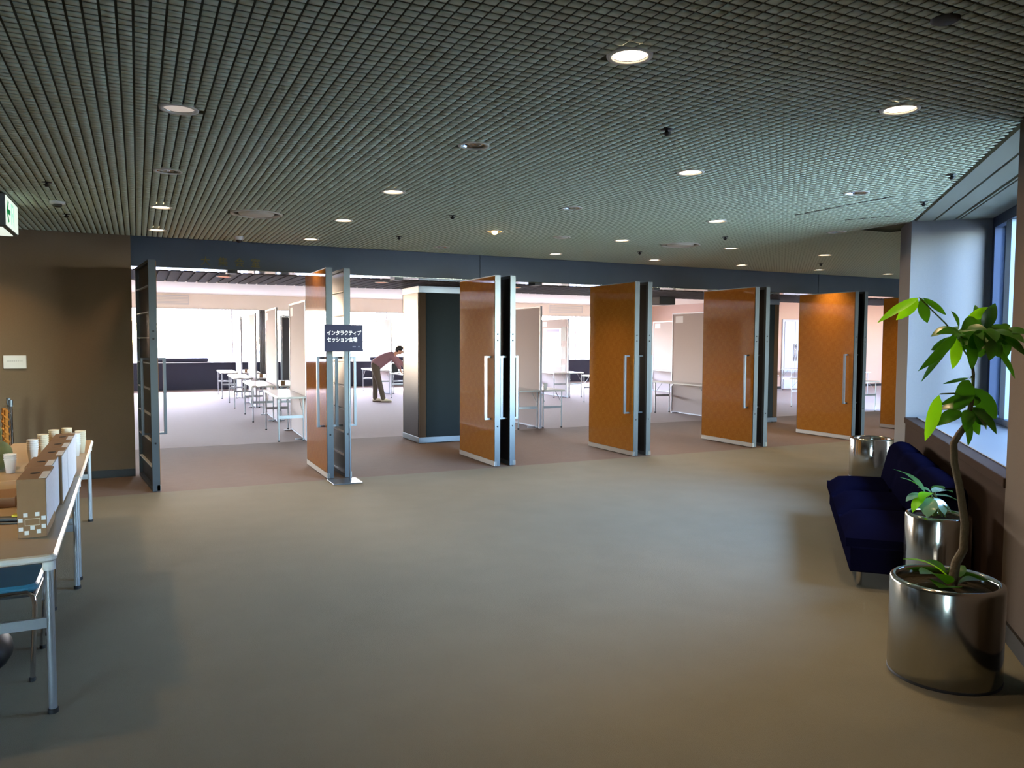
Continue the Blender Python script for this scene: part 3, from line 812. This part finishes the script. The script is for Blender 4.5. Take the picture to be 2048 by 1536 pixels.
MB().rbox(-0.018, 0.018, -0.07, 0.065, 0.014, 0.034, 0.008).build('arm', M['black'], st)
MB().rbox(-0.016, 0.016, -0.075, -0.02, 0.034, 0.046, 0.006).build('cap', M['yellow'], st)
bg_ = empty('canvas_bag', (-0.875, 6.28, TZ)); tag(bg_, 'olive canvas bag slumped at the left edge of the table', 'bag')
MB().ball((0, 0, 0.10), 0.085, 0.14, 0.10, 18, 10).build('bag_body', M['olive'], bg_)
MB().tube([(0.0, -0.10, 0.19), (0.01, -0.06, 0.27), (0.01, 0.04, 0.28), (0.0, 0.09, 0.20)], 0.010, 8).build('bag_strap', M['olive'], bg_)

# chrome poles with orange rope, leaning at the wall
for k, (x, y) in enumerate(((-1.245, 9.70), (-1.19, 9.42))):
    p = empty('barrier_pole', (x, y, 0)); tag(p, 'slim chrome barrier pole hung with orange rope before the taupe wall, %s' % ('left one' if k == 0 else 'right one'), 'pole', 'barrier poles')
    MB().lathe([(0.0, 0.012), (0.115, 0.012), (0.125, 0.006), (0.125, 0.0), (0.0, 0.0)][::-1], 24).build('base', M['chrome'], p)
    MB().tube([(0, 0, 0.01), (0, 0, 0.93)], 0.014, 12).build('tube', M['chrome'], p)
    MB().tube([(0, 0, 0.915), (0, 0, 0.985)], 0.02, 12).build('cap', M['steel_soft'], p)
    rp = MB()
    pts = [(-0.045 + 0.016 * math.cos(a * 0.9), 0.016 * math.sin(a * 0.9), 0.86 - 0.011 * a) for a in range(50)]
    rp.tube(pts, 0.014, 6); rp.tube([(-0.045, 0, 0.88), (-0.045, 0, 0.31)], 0.020, 8)
    rp.build('rope', M['orange'], p)

# blue stacking chairs pushed under the table
def make_chair():
    c = empty('stacking_chair')
    MB().rbox(-0.21, 0.21, -0.20, 0.20, 0.415, 0.455, 0.06, 4).build('seat', M['chair_blue'], c)
    box('seat_underside', M['black'], -0.19, 0.19, -0.18, 0.18, 0.395, 0.417, c)  # black slab closing the underside of the seat
    MB().rbox(-0.235, -0.205, -0.20, 0.20, 0.62, 0.80, 0.012).build('backrest', M['chair_blue'], c)
    for s in (-1, 1):
        y = s * 0.215
        fl = MB().tube([(0.18, y, 0.0), (0.20, y, 0.36), (0.195, y, 0.405), (0.17, y, 0.425), (-0.15, y, 0.425)], 0.011, 8).build('front_leg', M['chrome'], c)
        MB().tube([(0.18, y, 0.0), (0.181, y, 0.018)], 0.014, 8).build('foot_cap', M['rubber'], fl)
        rl = MB().tube([(-0.24, y, 0.0), (-0.17, y, 0.42), (-0.215, y, 0.78)], 0.011, 8).build('rear_leg', M['chrome'], c)
        MB().tube([(-0.24, y, 0.0), (-0.237, y, 0.018)], 0.014, 8).build('foot_cap', M['rubber'], rl)
    MB().tube([(0.198, -0.215, 0.40), (0.198, 0.215, 0.40)], 0.010, 8).build('front_rail', M['chrome'], c)
    return c
ch = make_chair(); ch.location = (-0.66, 4.42, 0)
tag(ch, 'blue vinyl stacking chair with chrome frame under the nearest table end', 'chair', 'blue chairs under the lobby tables')
c2 = copy_tree(ch); c2.location = (-0.66, 5.05, 0); tag(c2, 'blue vinyl chair under the nearer table, second from the camera', 'chair', 'blue chairs under the lobby tables')
hbag = MB().ball((0, 0, 0.10), 0.12, 0.20, 0.10, 18, 10).build('black_bag', M['black'], None, loc=(-0.64, 4.16, 0.30))
hbag.location = (-0.70, 4.42, 0.0)
tag(hbag, 'soft black bag lying under the nearest blue chair', 'bag')

# ================================================================== HALL: display boards and tables
ht = make_table('hall_table', 1.95, 0.45, M['table_white'], M['table_edge'], 0.0125, 0.39)
tables = []
def hall_table(x, y, rz, label):
    global ht
    o = ht if not tables else copy_tree(ht)
    o.location = (x, y, 0); o.rotation_euler = (0, 0, rz)
    tag(o, label, 'table', 'white folding tables in the hall'); tables.append(o)
    return o
def make_board():
    p = empty('display_board')
    Lb, Hb = 1.76, 2.25
    box('fabric_panel', M['panel_fabric'], -0.012, 0.012, 0.02, Lb - 0.02, 0.03, Hb - 0.02, p)
    f = MB().box(-0.02, 0.02, 0, 0.026, 0.0, Hb).box(-0.02, 0.02, Lb - 0.026, Lb, 0.0, Hb).box(-0.02, 0.02, 0.026, Lb - 0.026, Hb - 0.026, Hb).box(-0.02, 0.02, 0.026, Lb - 0.026, 0.006, 0.032)
    f.build('frame', M['panel_frame'], p)
    for yy in (0.22, Lb - 0.22):
        fo = box('foot', M['panel_frame'], -0.16, 0.16, yy - 0.03, yy + 0.03, 0.0, 0.02, p, bevel=0.004)
    box('number_card', M['paper'], -0.0145, -0.012, Lb - 0.40, Lb - 0.12, Hb - 0.22, Hb - 0.07, p)
    return p
board0 = make_board(); boards = []
def board(x, y, label):
    o = board0 if not boards else copy_tree(board0)
    o.location = (x, y, 0); o.rotation_euler = (0, 0, R(-1.9)); tag(o, label, 'display board', 'display boards in the hall'); boards.append(o)
    return o
RX = [2.46, 6.69, 10.96, 15.12]
RY = [12.60, 15.78, 19.15, 22.35]
rown = ['leftmost', 'second', 'third', 'rightmost']
setn = ['nearest the doors', 'second from the doors', 'third from the doors', 'farthest, by the windows']
skip_b = {(1, 1), (2, 1), (2, 3), (3, 0), (3, 1), (3, 3), (1, 2)}
skip_l = {(1, 1), (2, 3), (3, 3)}
skip_r = {(1, 1), (1, 2), (2, 0), (3, 3), (2, 3)}
poster = None
for i, x_ in enumerate(RX):
    for j, y in enumerate(RY):
        x = x_ - 0.035 + 0.014 * (y - 12.6); xt = x_ - 0.035 + (0.006 if i == 0 else 0.014) * (y - 12.6)
        if (i, j) not in skip_b:
            o = board(x, y - 0.08, 'tall pale display board in the %s row of boards, %s' % (rown[i], setn[j]))
            if (i, j) == (2, 2): poster = o
        if (i, j) not in skip_l:
            hall_table(xt - 0.476, y - 0.14, R(-1.9), 'white folding table left of the %s row of boards, %s' % (rown[i], setn[j]))
        if (i, j) not in skip_r:
            hall_table(x + 0.026, y - 0.155, R(-1.9), 'white folding table right of the %s row of boards, %s' % (rown[i], setn[j]))
hall_table(21.3, 18.9, PI / 2, 'white folding table standing along the peach wall by the white door')
hall_table(19.55, 16.3, 0, 'white folding table before the peach wall, seen past the last doors')
# posters on the second visible board
tag(poster, 'display board pinned with white posters in the third row of boards', 'display board', 'display boards in the hall')
box('poster_sheet', M['paper'], -0.0165, -0.013, 0.42, 1.58, 0.86, 1.98, poster)
box('poster_heading', M['paper_lilac'], -0.0180, -0.0163, 0.55, 1.35, 1.88, 1.95, poster)
for a, b_, c, d in ((0.12, 0.40, 1.62, 2.02), (0.12, 0.42, 1.10, 1.45), (0.14, 0.40, 0.75, 0.92)):
    box('grey_note', M['paper_grey'], -0.0165, -0.013, a, b_, c, d, poster)
# small boxes standing on the tables
cb = MB().box(-0.035, 0.035, -0.035, 0.035, 0, 0.085).mesh('small_carton', M['card'])
for k, (x, y, lb) in enumerate(((2.535, 12.60, 'on the nearest table'), (2.59, 15.80, 'on the second table'), (2.635, 19.15, 'on the third table'), (2.68, 22.35, 'on the farthest table'))):
    o = inst('small_carton', cb, None, (x, y, TZ)); tag(o, 'small brown carton standing %s of the leftmost row' % lb, 'small box', 'small cartons on the hall tables')
o = inst('paper_cup', MB().lathe([(0, 0), (0.03, 0), (0.042, 0.11), (0.039, 0.11), (0.028, 0.006), (0, 0.006)], 16).mesh('paper_cup', M['cup']), None, (6.80, 12.62, TZ))
tag(o, 'white paper cup on the table in the second doorway row', 'cup')

# navy blocks on the window ledge, curtain and dark column by the far window
for x0, x1, z1, lb in ((0.3, 2.05, 1.02, 'through the leftmost doorway'), (7.35, 8.7, 1.02, 'behind the bending person'), (14.1, 14.95, 1.0, 'beyond the poster board')):
    o = MB().rbox(x0, x1, 26.60, 26.74, 0.8855, z1, 0.05).build('long_cushion', M['navy_wall'], None)
    tag(o, 'long dark navy cushion lying on the far window ledge, %s' % lb, 'cushion', 'navy cushions on the far window ledge')
cu = MB()
n = 40; vs = []; fs = []
for k in range(n + 1):
    x = 3.60 + 0.42 * k / n; yy = 26.45 + 0.045 * math.sin(k * 1.25)
    vs += [(x, yy, 0.05), (x, yy, 2.58), (x, yy + 0.012, 2.58), (x, yy + 0.012, 0.05)]
for k in range(n):
    for q in range(4): fs.append((4 * k + q, 4 * k + (q + 1) % 4, 4 * (k + 1) + (q + 1) % 4, 4 * (k + 1) + q))
cu.add(vs, fs, True)
cu = cu.build('curtain', M['curtain'], None); tag(cu, 'grey curtain gathered at the far window behind the left boards', 'curtain')
dk = empty('partition_rack', (4.44, 26.1, 0)); tag(dk, 'tall black partition standing by the far window behind the left boards', 'partition')
box('partition_sheet', M['black'], -0.17, 0.17, -0.02, 0.02, 0.05, 2.35, dk)
for sx in (-1, 1):
    box('partition_post', M['steel_soft'], sx * 0.2 - 0.025, sx * 0.2 + 0.025, -0.03, 0.03, 0, 2.4, dk)
    box('partition_foot', M['steel_soft'], sx * 0.2 - 0.03, sx * 0.2 + 0.03, -0.2, 0.2, 0, 0.03, dk)
box('partition_rail', M['steel_soft'], -0.2, 0.2, -0.025, 0.025, 2.36, 2.41, dk)
# air grilles in the cream band of the far wall
for x, lb in ((0.75, 'left'), (15.3, 'right')):
    g = empty('air_grille', (x, 26.7, 2.86)); tag(g, 'pale rectangular air grille high on the cream far wall, %s one' % lb, 'air vent', 'grilles above the far windows')
    f = MB().box(-0.75, 0.75, -0.015, 0, 0.13, 0.15).box(-0.75, 0.75, -0.015, 0, -0.15, -0.13).box(-0.75, -0.73, -0.015, 0, -0.13, 0.13).box(0.73, 0.75, -0.015, 0, -0.13, 0.13)
    f.build('grille_frame', M['vent'], g)
    for k in range(6): box('grille_slat', M['vent'], -0.73, 0.73, -0.012, 0, -0.115 + 0.045 * k, -0.095 + 0.045 * k, g)

# ================================================================== PERSON bending over a table
def skin(name, J, E, mt, parent, sub=2, root=None):
    me = bpy.data.meshes.new(name)
    names = list(J); idx = {n_: i for i, n_ in enumerate(names)}
    me.from_pydata([J[n_][:3] for n_ in names], [(idx[a], idx[b]) for a, b in E], [])
    o = bpy.data.objects.new(name, me); COL.objects.link(o); o.parent = parent
    md = o.modifiers.new('skin', 'SKIN'); md.use_smooth_shade = True
    for n_ in names:
        r_ = J[n_][3]; sv = me.skin_vertices[0].data[idx[n_]]
        sv.radius = r_ if isinstance(r_, tuple) else (r_, r_)
        sv.use_root = (n_ == root)
    sb = o.modifiers.new('sub', 'SUBSURF'); sb.levels = sub; sb.render_levels = sub
    me.materials.append(mt)
    return o
pr_ = empty('person', (5.62, 19.72, 0), -YAW)
tag(pr_, 'person in rose shirt and brown trousers bending over a hall table', 'person')
J = {'pel': (-.02, 0, .93, .075), 'spine': (.10, 0, 1.05, .07), 'chest': (.30, 0, 1.17, .115), 'neckb': (.45, 0, 1.255, .07), 'neck': (.52, -.01, 1.285, .05), 'head': (.585, -.015, 1.335, .085), 'crown': (.645, -.02, 1.39, .085), 'chin': (.64, -.02, 1.285, .045), 'nose': (.705, -.025, 1.315, .018)}
E_ = [('pel', 'spine'), ('spine', 'chest'), ('chest', 'neckb'), ('neckb', 'neck'), ('neck', 'head'), ('head', 'crown'), ('head', 'chin'), ('chin', 'nose')]
arms = {'l': (-.17, [(.42, 1.20, .05), (.58, .985, .04), (.635, .86, .03), (.655, .795, .026)]), 'r': (.17, [(.42, 1.20, .05), (.63, 1.0, .04), (.73, .90, .03), (.765, .835, .026)])}
legs = {'l': (-.085, [(-.02, .86, .10), (.075, .53, .07), (.185, .10, .045), (.215, .045, .04), (.30, .03, .035)]), 'r': (.085, [(-.04, .86, .10), (-.055, .53, .07), (-.06, .10, .045), (-.03, .045, .04), (.05, .03, .035)])}
for s, (v, pts) in arms.items():
    prev = 'chest'
    for k, (u, z, r_) in enumerate(pts):
        nm_ = 'a%s%d' % (s, k); J[nm_] = (u, v * (1.0 if k < 2 else 0.75), z, r_); E_.append((prev, nm_)); prev = nm_
for s, (v, pts) in legs.items():
    prev = 'pel'
    for k, (u, z, r_) in enumerate(pts):
        nm_ = 'l%s%d' % (s, k); J[nm_] = (u, v, z, r_); E_.append((prev, nm_)); prev = nm_
# five fingers on each hand: palm vertex, then unequal curled chains
for s in 'lr':
    w_ = J['a%s3' % s]
    for f_, (dv, ln) in enumerate(((-.03, .05), (-.014, .075), (0.0, .082), (.014, .076), (.027, .06))):
        sgn = 1 if s == 'r' else -1
        a, b_ = 'f%s%da' % (s, f_), 'f%s%db' % (s, f_)
        J[a] = (w_[0] + ln * 0.45, w_[1] + dv * sgn * 1.1, w_[2] - 0.030, .0085); J[b_] = (w_[0] + ln * 0.85, w_[1] + dv * sgn * 1.3, w_[2] - 0.052, .007)
        E_ += [('a%s3' % s, a), (a, b_)]
skin('body', J, E_, M['skin'], pr_, 2, 'pel')
S = {'end': (-.07, 0, .90, (.13, .15)), 'hem': (-.01, 0, .975, (.15, .175)), 'spine': (.11, 0, 1.075, (.145, .17)), 'chest': (.30, 0, 1.18, (.16, .18)), 'neckb': (.455, 0, 1.258, (.085, .10))}
SE = [('end', 'hem'), ('hem', 'spine'), ('spine', 'chest'), ('chest', 'neckb')]
for s in 'lr':
    prev = 'chest'
    for k in range(3):
        a = J['a%s%d' % (s, k)]; S['s%s%d' % (s, k)] = (a[0], a[1], a[2], a[3] + 0.018); SE.append((prev, 's%s%d' % (s, k))); prev = 's%s%d' % (s, k)
skin('shirt', S, SE, M['shirt'], pr_, 2, 'chest')
T = {'top': (.03, 0, 1.05, (.12, .15)), 'waist': (.0, 0, .99, (.14, .165)), 'hip': (-.03, 0, .90, (.145, .17))}
TE = [('top', 'waist'), ('waist', 'hip')]
for s in 'lr':
    prev = 'hip'
    for k in range(3):
        a = J['l%s%d' % (s, k)]; T['t%s%d' % (s, k)] = (a[0], a[1], a[2] + (0.0 if k < 2 else -0.01), [.112, .082, .066][k]); TE.append((prev, 't%s%d' % (s, k))); prev = 't%s%d' % (s, k)
    a = J['l%s2' % s]; T['u%s' % s] = (a[0] + .005, a[1], 0.035, .062); TE.append((prev, 'u%s' % s))
skin('trousers', T, TE, M['trousers'], pr_, 2, 'hip')
for s in 'lr':
    v = legs[s][0]; hx = legs[s][1][3][0]
    sh = MB()
    vs = []; fs = []; prof = [(-.075, .035, .075), (-.05, .045, .09), (.02, .048, .095), (.08, .050, .075), (.14, .048, .058), (.185, .035, .045), (.205, .012, .03)]
    for u, hw_, hz in prof:
        for a in range(8):
            t = 2 * PI * a / 8; vs.append((hx - .02 + u, v + hw_ * math.cos(t), 0.012 + hz * (0.5 + 0.5 * math.sin(t))))
    for k in range(len(prof) - 1):
        for a in range(8): fs.append((k * 8 + a, k * 8 + (a + 1) % 8, (k + 1) * 8 + (a + 1) % 8, (k + 1) * 8 + a))
    fs += [tuple(range(7, -1, -1)), tuple(range((len(prof) - 1) * 8, len(prof) * 8))]
    o = sh.add(vs, fs, True).build('shoe', M['shoe'], pr_)
    MB().rbox(hx - .10, hx + .19, v - .048, v + .048, 0.0, 0.02, 0.045, 4).build('sole', M['sole'], o)
hr = MB().ball((.605, -.018, 1.405), .100, .100, .075, 16, 10)
hr.ball((.560, -.018, 1.375), .075, .092, .085, 14, 8)
hr.build('hair', M['hair'], pr_)
for s in (-1, 1):
    MB().ball((.60, -.018 + s * .095, 1.325), .022, .012, .032, 10, 6).build('ear', M['skin'], pr_)
    MB().ball((.692, -.02 + s * .032, 1.335), .010, .010, .010, 8, 6).build('eye', M['black'], pr_)
# things on the table in front of the person
bp = MB().rbox(-0.10, 0.10, -0.16, 0.16, 0, 0.26, 0.06, 4).build('black_bag', M['black'], None, loc=(6.40, 20.75, TZ)); tag(bp, 'black upright bag on the table beside the bending person', 'bag')
pp = empty('paper_stack', (6.42, 20.3, TZ)); tag(pp, 'white paper stack under the bending person hands', 'papers')
for k in range(3): MB().box(-0.10 + .01 * k, 0.11 + .01 * k, -0.15, 0.15, 0.006 * k, 0.006 * k + 0.005).build('sheet', M['paper'], pp)

# ================================================================== SOFA by the window (window-wall frame)
so = empty('sofa', (*nc(0.80, 6.55), 0), CR); tag(so, 'dark navy three-seat sofa standing below the window sill', 'sofa')
x0, x1, y0, y1 = -0.37, 0.36, -1.10, 1.13
sb = MB()
n = 18
for k in range(3):
    a, b_ = y0 + (y1 - y0) * k / 3 + 0.004, y0 + (y1 - y0) * (k + 1) / 3 - 0.004
    # seat cushion: soft block, crowned top
    vs = []; fs = []; nx = 9; ny = 9
    for i in range(nx):
        for j in range(ny):
            u = i / (nx - 1); v = j / (ny - 1)
            e = (1 - abs(2 * u - 1) ** 6) * (1 - abs(2 * v - 1) ** 6)
            vs.append((x0 + 0.72 * u, a + (b_ - a) * v, 0.335 + 0.075 * e ** 0.5 + 0.014 * math.sin(PI * u) * math.sin(PI * v)))
    for i in range(nx - 1):
        for j in range(ny - 1): fs.append((i * ny + j, (i + 1) * ny + j, (i + 1) * ny + j + 1, i * ny + j + 1))
    c_ = MB().add(vs, fs, True).box(x0 + .004, x0 + 0.716, a, b_, 0.28, 0.337)
    c_.build('seat_cushion', M['navy'], so)
    # back cushion: rounded roll at the top
    pts = []
    prof = []
    for t in range(13):
        an = PI * t / 12
        prof.append((0.235 - 0.115 * math.cos(an), 0.63 + 0.115 * math.sin(an)))
    prof = [(0.06, 0.36)] + prof + [(0.352, 0.36)]
    vs = []; fs = []; m_ = 11
    for j in range(m_):
        v = j / (m_ - 1); e = (1 - abs(2 * v - 1) ** 5) ** 0.5
        for (px_, pz) in prof:
            cx, cz = 0.22, 0.55
            sc = 0.80 + 0.20 * e
            vs.append((cx + (px_ - cx) * sc, a + (b_ - a) * v, cz + (pz - cz) * sc if pz > 0.4 else pz))
    q = len(prof)
    for j in range(m_ - 1):
        for i in range(q): fs.append((j * q + i, j * q + (i + 1) % q, (j + 1) * q + (i + 1) % q, (j + 1) * q + i))
    fs += [tuple(range(q)), tuple(range((m_ - 1) * q + q - 1, (m_ - 1) * q - 1, -1))]
    MB().add(vs, fs, True).build('back_cushion', M['navy'], so)
MB().prism([(x0 + 0.03, y0 + 0.0), (x1, y0), (x1, y1), (x0 + 0.03, y1)], 0.115, 0.285).build('base', M['navy'], so, bevel=0.01)
for xx in (x0 + 0.10, x1 - 0.08):
    for yy in (y0 + 0.12, y1 - 0.12):
        MB().tube([(xx, yy, 0), (xx, yy, 0.118)], 0.018, 10).build('leg', M['chrome'], so)

# ================================================================== CHROME PLANTERS AND PLANTS
def planter(x, y, r, h, label, soil_z=0.05):
    p = empty('planter', (x, y, 0)); tag(p, label, 'planter', 'polished steel planters')
    e = 0.018
    MB().lathe([(0, 0.0), (r - 0.004, 0.0), (r, 0.012), (r, h - e), (r - e * 0.3, h - e * 0.3), (r - e, h), (r - 1.7 * e, h - e * 0.3), (r - 2 * e, h - e), (r - 2 * e, h - soil_z - 0.03)], 56).build('shell', M['chrome_soft'], p)
    MB().lathe([(r + 0.001, 0.0), (r + 0.002, 0.012), (r, 0.014)], 56).build('foot_ring', M['rubber'], p)
    s = MB().lathe([(0, h - soil_z + 0.01), (r * 0.5, h - soil_z), (r - 2 * e + 0.002, h - soil_z - 0.01)], 40).build('soil', M['soil'], p)
    return p
planter(3.525, 2.41, 0.25, 0.475, 'large polished steel planter in front holding the tall tree')
planter(7.93, 6.43, 0.245, 0.475, 'polished steel planter at the far end of the sofa')
pm = planter(4.29, 3.0, 0.178, 0.60, 'slim tall polished steel planter between the sofa and the tree planter', 0.02)

def leaf_mb(b_, t_, w, fold=0.25, droop=0.08, n=7, roll=0.0, face=None):
    b_ = Vector(b_); t_ = Vector(t_); d = t_ - b_; L = d.length; d.normalize()
    up = Vector((0, 0, 1))
    sd = d.cross(face if face is not None else up)
    if sd.length < 0.2: sd = d.cross(Vector((0.7, -0.7, 0.1)))
    sd.normalize(); nrm = sd.cross(d).normalized()
    sd2 = sd * math.cos(roll) + nrm * math.sin(roll); nrm = nrm * math.cos(roll) - sd * math.sin(roll); sd = sd2
    vs = []; fs = []
    for k in range(n + 1):
        t = k / n
        hw_ = w * 0.5 * (math.sin(PI * min(1, t ** 0.85)) ** 0.75 if 0 < t < 1 else 0.03)
        c = b_ + d * (L * t) + nrm * (droop * L * math.sin(PI * t))
        vs += [c - sd * hw_ + nrm * hw_ * fold, c, c + sd * hw_ + nrm * hw_ * fold]
    for k in range(n):
        for q in (0, 1): fs.append((k * 3 + q, k * 3 + q + 1, (k + 1) * 3 + q + 1, (k + 1) * 3 + q))
    return MB().add(vs, fs, True)
TRUNK = [(3.556,2.403,0.42,0.024),(3.575,2.398,0.547,0.021),(3.609,2.385,0.613,0.020),(3.618,2.389,0.738,0.019),(3.617,2.423,0.914,0.018),(3.606,2.446,1.025,0.017),(3.604,2.453,1.123,0.017),(3.620,2.437,1.171,0.016),(3.637,2.410,1.225,0.014),(3.661,2.405,1.337,0.009),(3.690,2.422,1.463,0.007),(3.694,2.435,1.534,0.006),(3.669,2.443,1.644,0.005)]
LEAVES = [(3.380,2.506,1.832,3.150,2.543,1.710,.059),(3.434,2.547,1.836,3.318,2.574,1.727,.083),(3.447,2.540,1.836,3.510,2.547,1.715,.073),(3.502,2.570,1.839,3.650,2.548,1.757,.044),
(3.611,2.452,1.693,3.549,2.453,1.772,.039),(3.582,2.431,1.675,3.398,2.420,1.659,.049),(3.556,2.421,1.661,3.291,2.427,1.485,.054),(3.616,2.469,1.651,3.475,2.545,1.424,.039),(3.559,2.429,1.641,3.503,2.403,1.493,.083),(3.615,2.447,1.642,3.560,2.559,1.582,.063),
(3.713,2.427,1.730,3.572,2.414,1.680,.083),(3.790,2.404,1.785,3.687,2.473,1.731,.073),(3.658,2.425,1.632,3.604,2.376,1.488,.063),(3.743,2.419,1.657,3.782,2.488,1.808,.063),(3.745,2.409,1.681,3.772,2.381,1.813,.073),(3.680,2.361,1.661,3.641,2.316,1.533,.107),(3.684,2.380,1.652,3.599,2.397,1.608,.073),
(3.798,2.390,1.608,3.883,2.338,1.442,.034),(3.771,2.350,1.662,3.799,2.241,1.557,.059),(3.841,2.394,1.653,3.870,2.373,1.547,.073),(3.849,2.424,1.670,3.988,2.437,1.709,.049),(3.761,2.443,1.642,3.799,2.463,1.545,.098),(3.695,2.476,1.662,3.653,2.537,1.607,.068),(3.710,2.435,1.652,3.624,2.439,1.583,.073),(3.746,2.383,1.642,3.788,2.357,1.547,.073),
(3.423,2.411,1.370,3.322,2.402,1.157,.083),(3.631,2.404,1.438,3.524,2.402,1.296,.112),(3.631,2.422,1.364,3.478,2.448,1.313,.034),(3.583,2.407,1.288,3.410,2.409,1.223,.078),(3.601,2.408,1.278,3.581,2.364,1.123,.078),(3.672,2.441,1.282,3.767,2.432,1.160,.063),(3.694,2.427,1.399,3.825,2.387,1.242,.098),(3.714,2.426,1.361,3.663,2.403,1.310,.063),(3.652,2.408,1.303,3.766,2.391,1.214,.083),(3.699,2.450,1.445,3.648,2.550,1.411,.020)]
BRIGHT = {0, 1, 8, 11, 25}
PET = [(3.684,2.428,1.524,3.411,2.524,1.836),(3.684,2.428,1.524,3.587,2.440,1.668),(3.686,2.442,1.583,3.725,2.395,1.671),(3.686,2.442,1.583,3.800,2.381,1.662),(3.661,2.406,1.340,3.640,2.412,1.286),(3.667,2.407,1.413,3.654,2.415,1.442),(3.639,2.415,1.315,3.428,2.409,1.375)]
tr = empty('potted_tree', (0, 0, 0)); tag(tr, 'tall slender tree with long drooping green leaves in the large planter', 'plant')
MB().tube([t[:3] for t in TRUNK], [t[3] for t in TRUNK], 10).build('trunk', M['bark'], tr)
for p in PET:
    a = Vector(p[:3]); b_ = Vector(p[3:]); mid = (a + b_) / 2 + Vector((0, 0, 0.03))
    MB().tube([a, mid, b_], [0.005, 0.004, 0.003], 6).build('leaf_stalk', M['stem'], tr)
for k, l in enumerate(LEAVES):
    hang = Vector((random.uniform(-0.9, 0.1), random.uniform(-1.0, -0.4), random.uniform(0.1, 0.7)))
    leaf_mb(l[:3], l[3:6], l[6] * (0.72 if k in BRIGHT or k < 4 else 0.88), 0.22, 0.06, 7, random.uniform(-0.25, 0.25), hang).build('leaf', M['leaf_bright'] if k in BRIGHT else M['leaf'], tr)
for hub, n_, L_ in (((3.72, 2.40, 1.67), 9, 0.17), ((3.81, 2.385, 1.66), 7, 0.16), ((3.60, 2.44, 1.665), 5, 0.15), ((3.645, 2.41, 1.295), 5, 0.15)):
    for k in range(n_):
        an = 2 * PI * (k + random.uniform(-0.2, 0.2)) / n_
        b_ = Vector(hub) + Vector((math.cos(an) * .015, math.sin(an) * .015, random.uniform(-.01, .02)))
        t_ = b_ + Vector((math.cos(an) * L_ * 0.75, math.sin(an) * L_ * 0.75, random.uniform(-0.13, 0.0)))
        leaf_mb(b_, t_, L_ * 0.42, 0.22, 0.10, 7, random.uniform(-0.2, 0.2), Vector((-0.3, -0.4, 0.6))).build('leaf', M['leaf'], tr)
LEAF3 = [(3.594,2.439,0.45,3.386,2.545,0.549,.05),(3.535,2.411,0.44,3.34,2.416,0.516,.146),(3.630,2.477,0.44,3.575,2.562,0.517,.122),(3.452,2.342,0.455,3.36,2.328,0.470,.146),(3.664,2.460,0.44,3.72,2.451,0.500,.098),(3.579,2.390,0.44,3.629,2.311,0.475,.098)]
for k, l in enumerate(LEAF3):
    leaf_mb(l[:3], l[3:6], l[6], 0.2, 0.12).build('leaf', M['leaf_bright'] if k == 0 else M['leaf'], tr)
LEAF2 = [(4.186,3.015,.730,3.972,3.073,.877,.066),(4.259,3.068,.715,4.143,3.152,.801,.054),(4.199,3.008,.716,4.039,3.028,.687,.078),(4.167,2.970,.740,4.068,2.960,.706,.066),(4.272,3.029,.721,4.428,3.009,.712,.090),(4.258,3.002,.712,4.398,2.908,.651,.084),(4.188,2.958,.711,4.187,2.886,.622,.078),(4.148,2.955,.715,4.087,2.923,.610,.090),(4.360,3.074,.705,4.439,3.083,.738,.072),(4.216,2.965,.692,4.264,2.893,.613,.078),(4.140,2.982,.725,4.027,2.975,.634,.060),(4.320,3.072,.709,4.283,3.136,.732,.066)]
pl = empty('potted_plant', (0, 0, 0)); tag(pl, 'small bushy plant, some leaves coloured pale for window sheen, in the slim planter', 'plant')
for k, l in enumerate(LEAF2):
    base = Vector((4.29 + random.uniform(-.05, .05), 3.0 + random.uniform(-.05, .05), 0.575)); b_ = Vector(l[:3])
    MB().tube([base, (base + b_) / 2 + Vector((0, 0, 0.03)), b_], [0.005, 0.004, 0.003], 6).build('leaf_stalk', M['stem'], pl)
    leaf_mb(l[:3], l[3:6], l[6] * 1.1, 0.15, 0.10).build('leaf', M['leaf_sheen_tint'] if k in (0, 2, 5, 6, 7, 9, 4) else M['leaf_bright'] if k in (3, 10) else M['leaf'], pl)
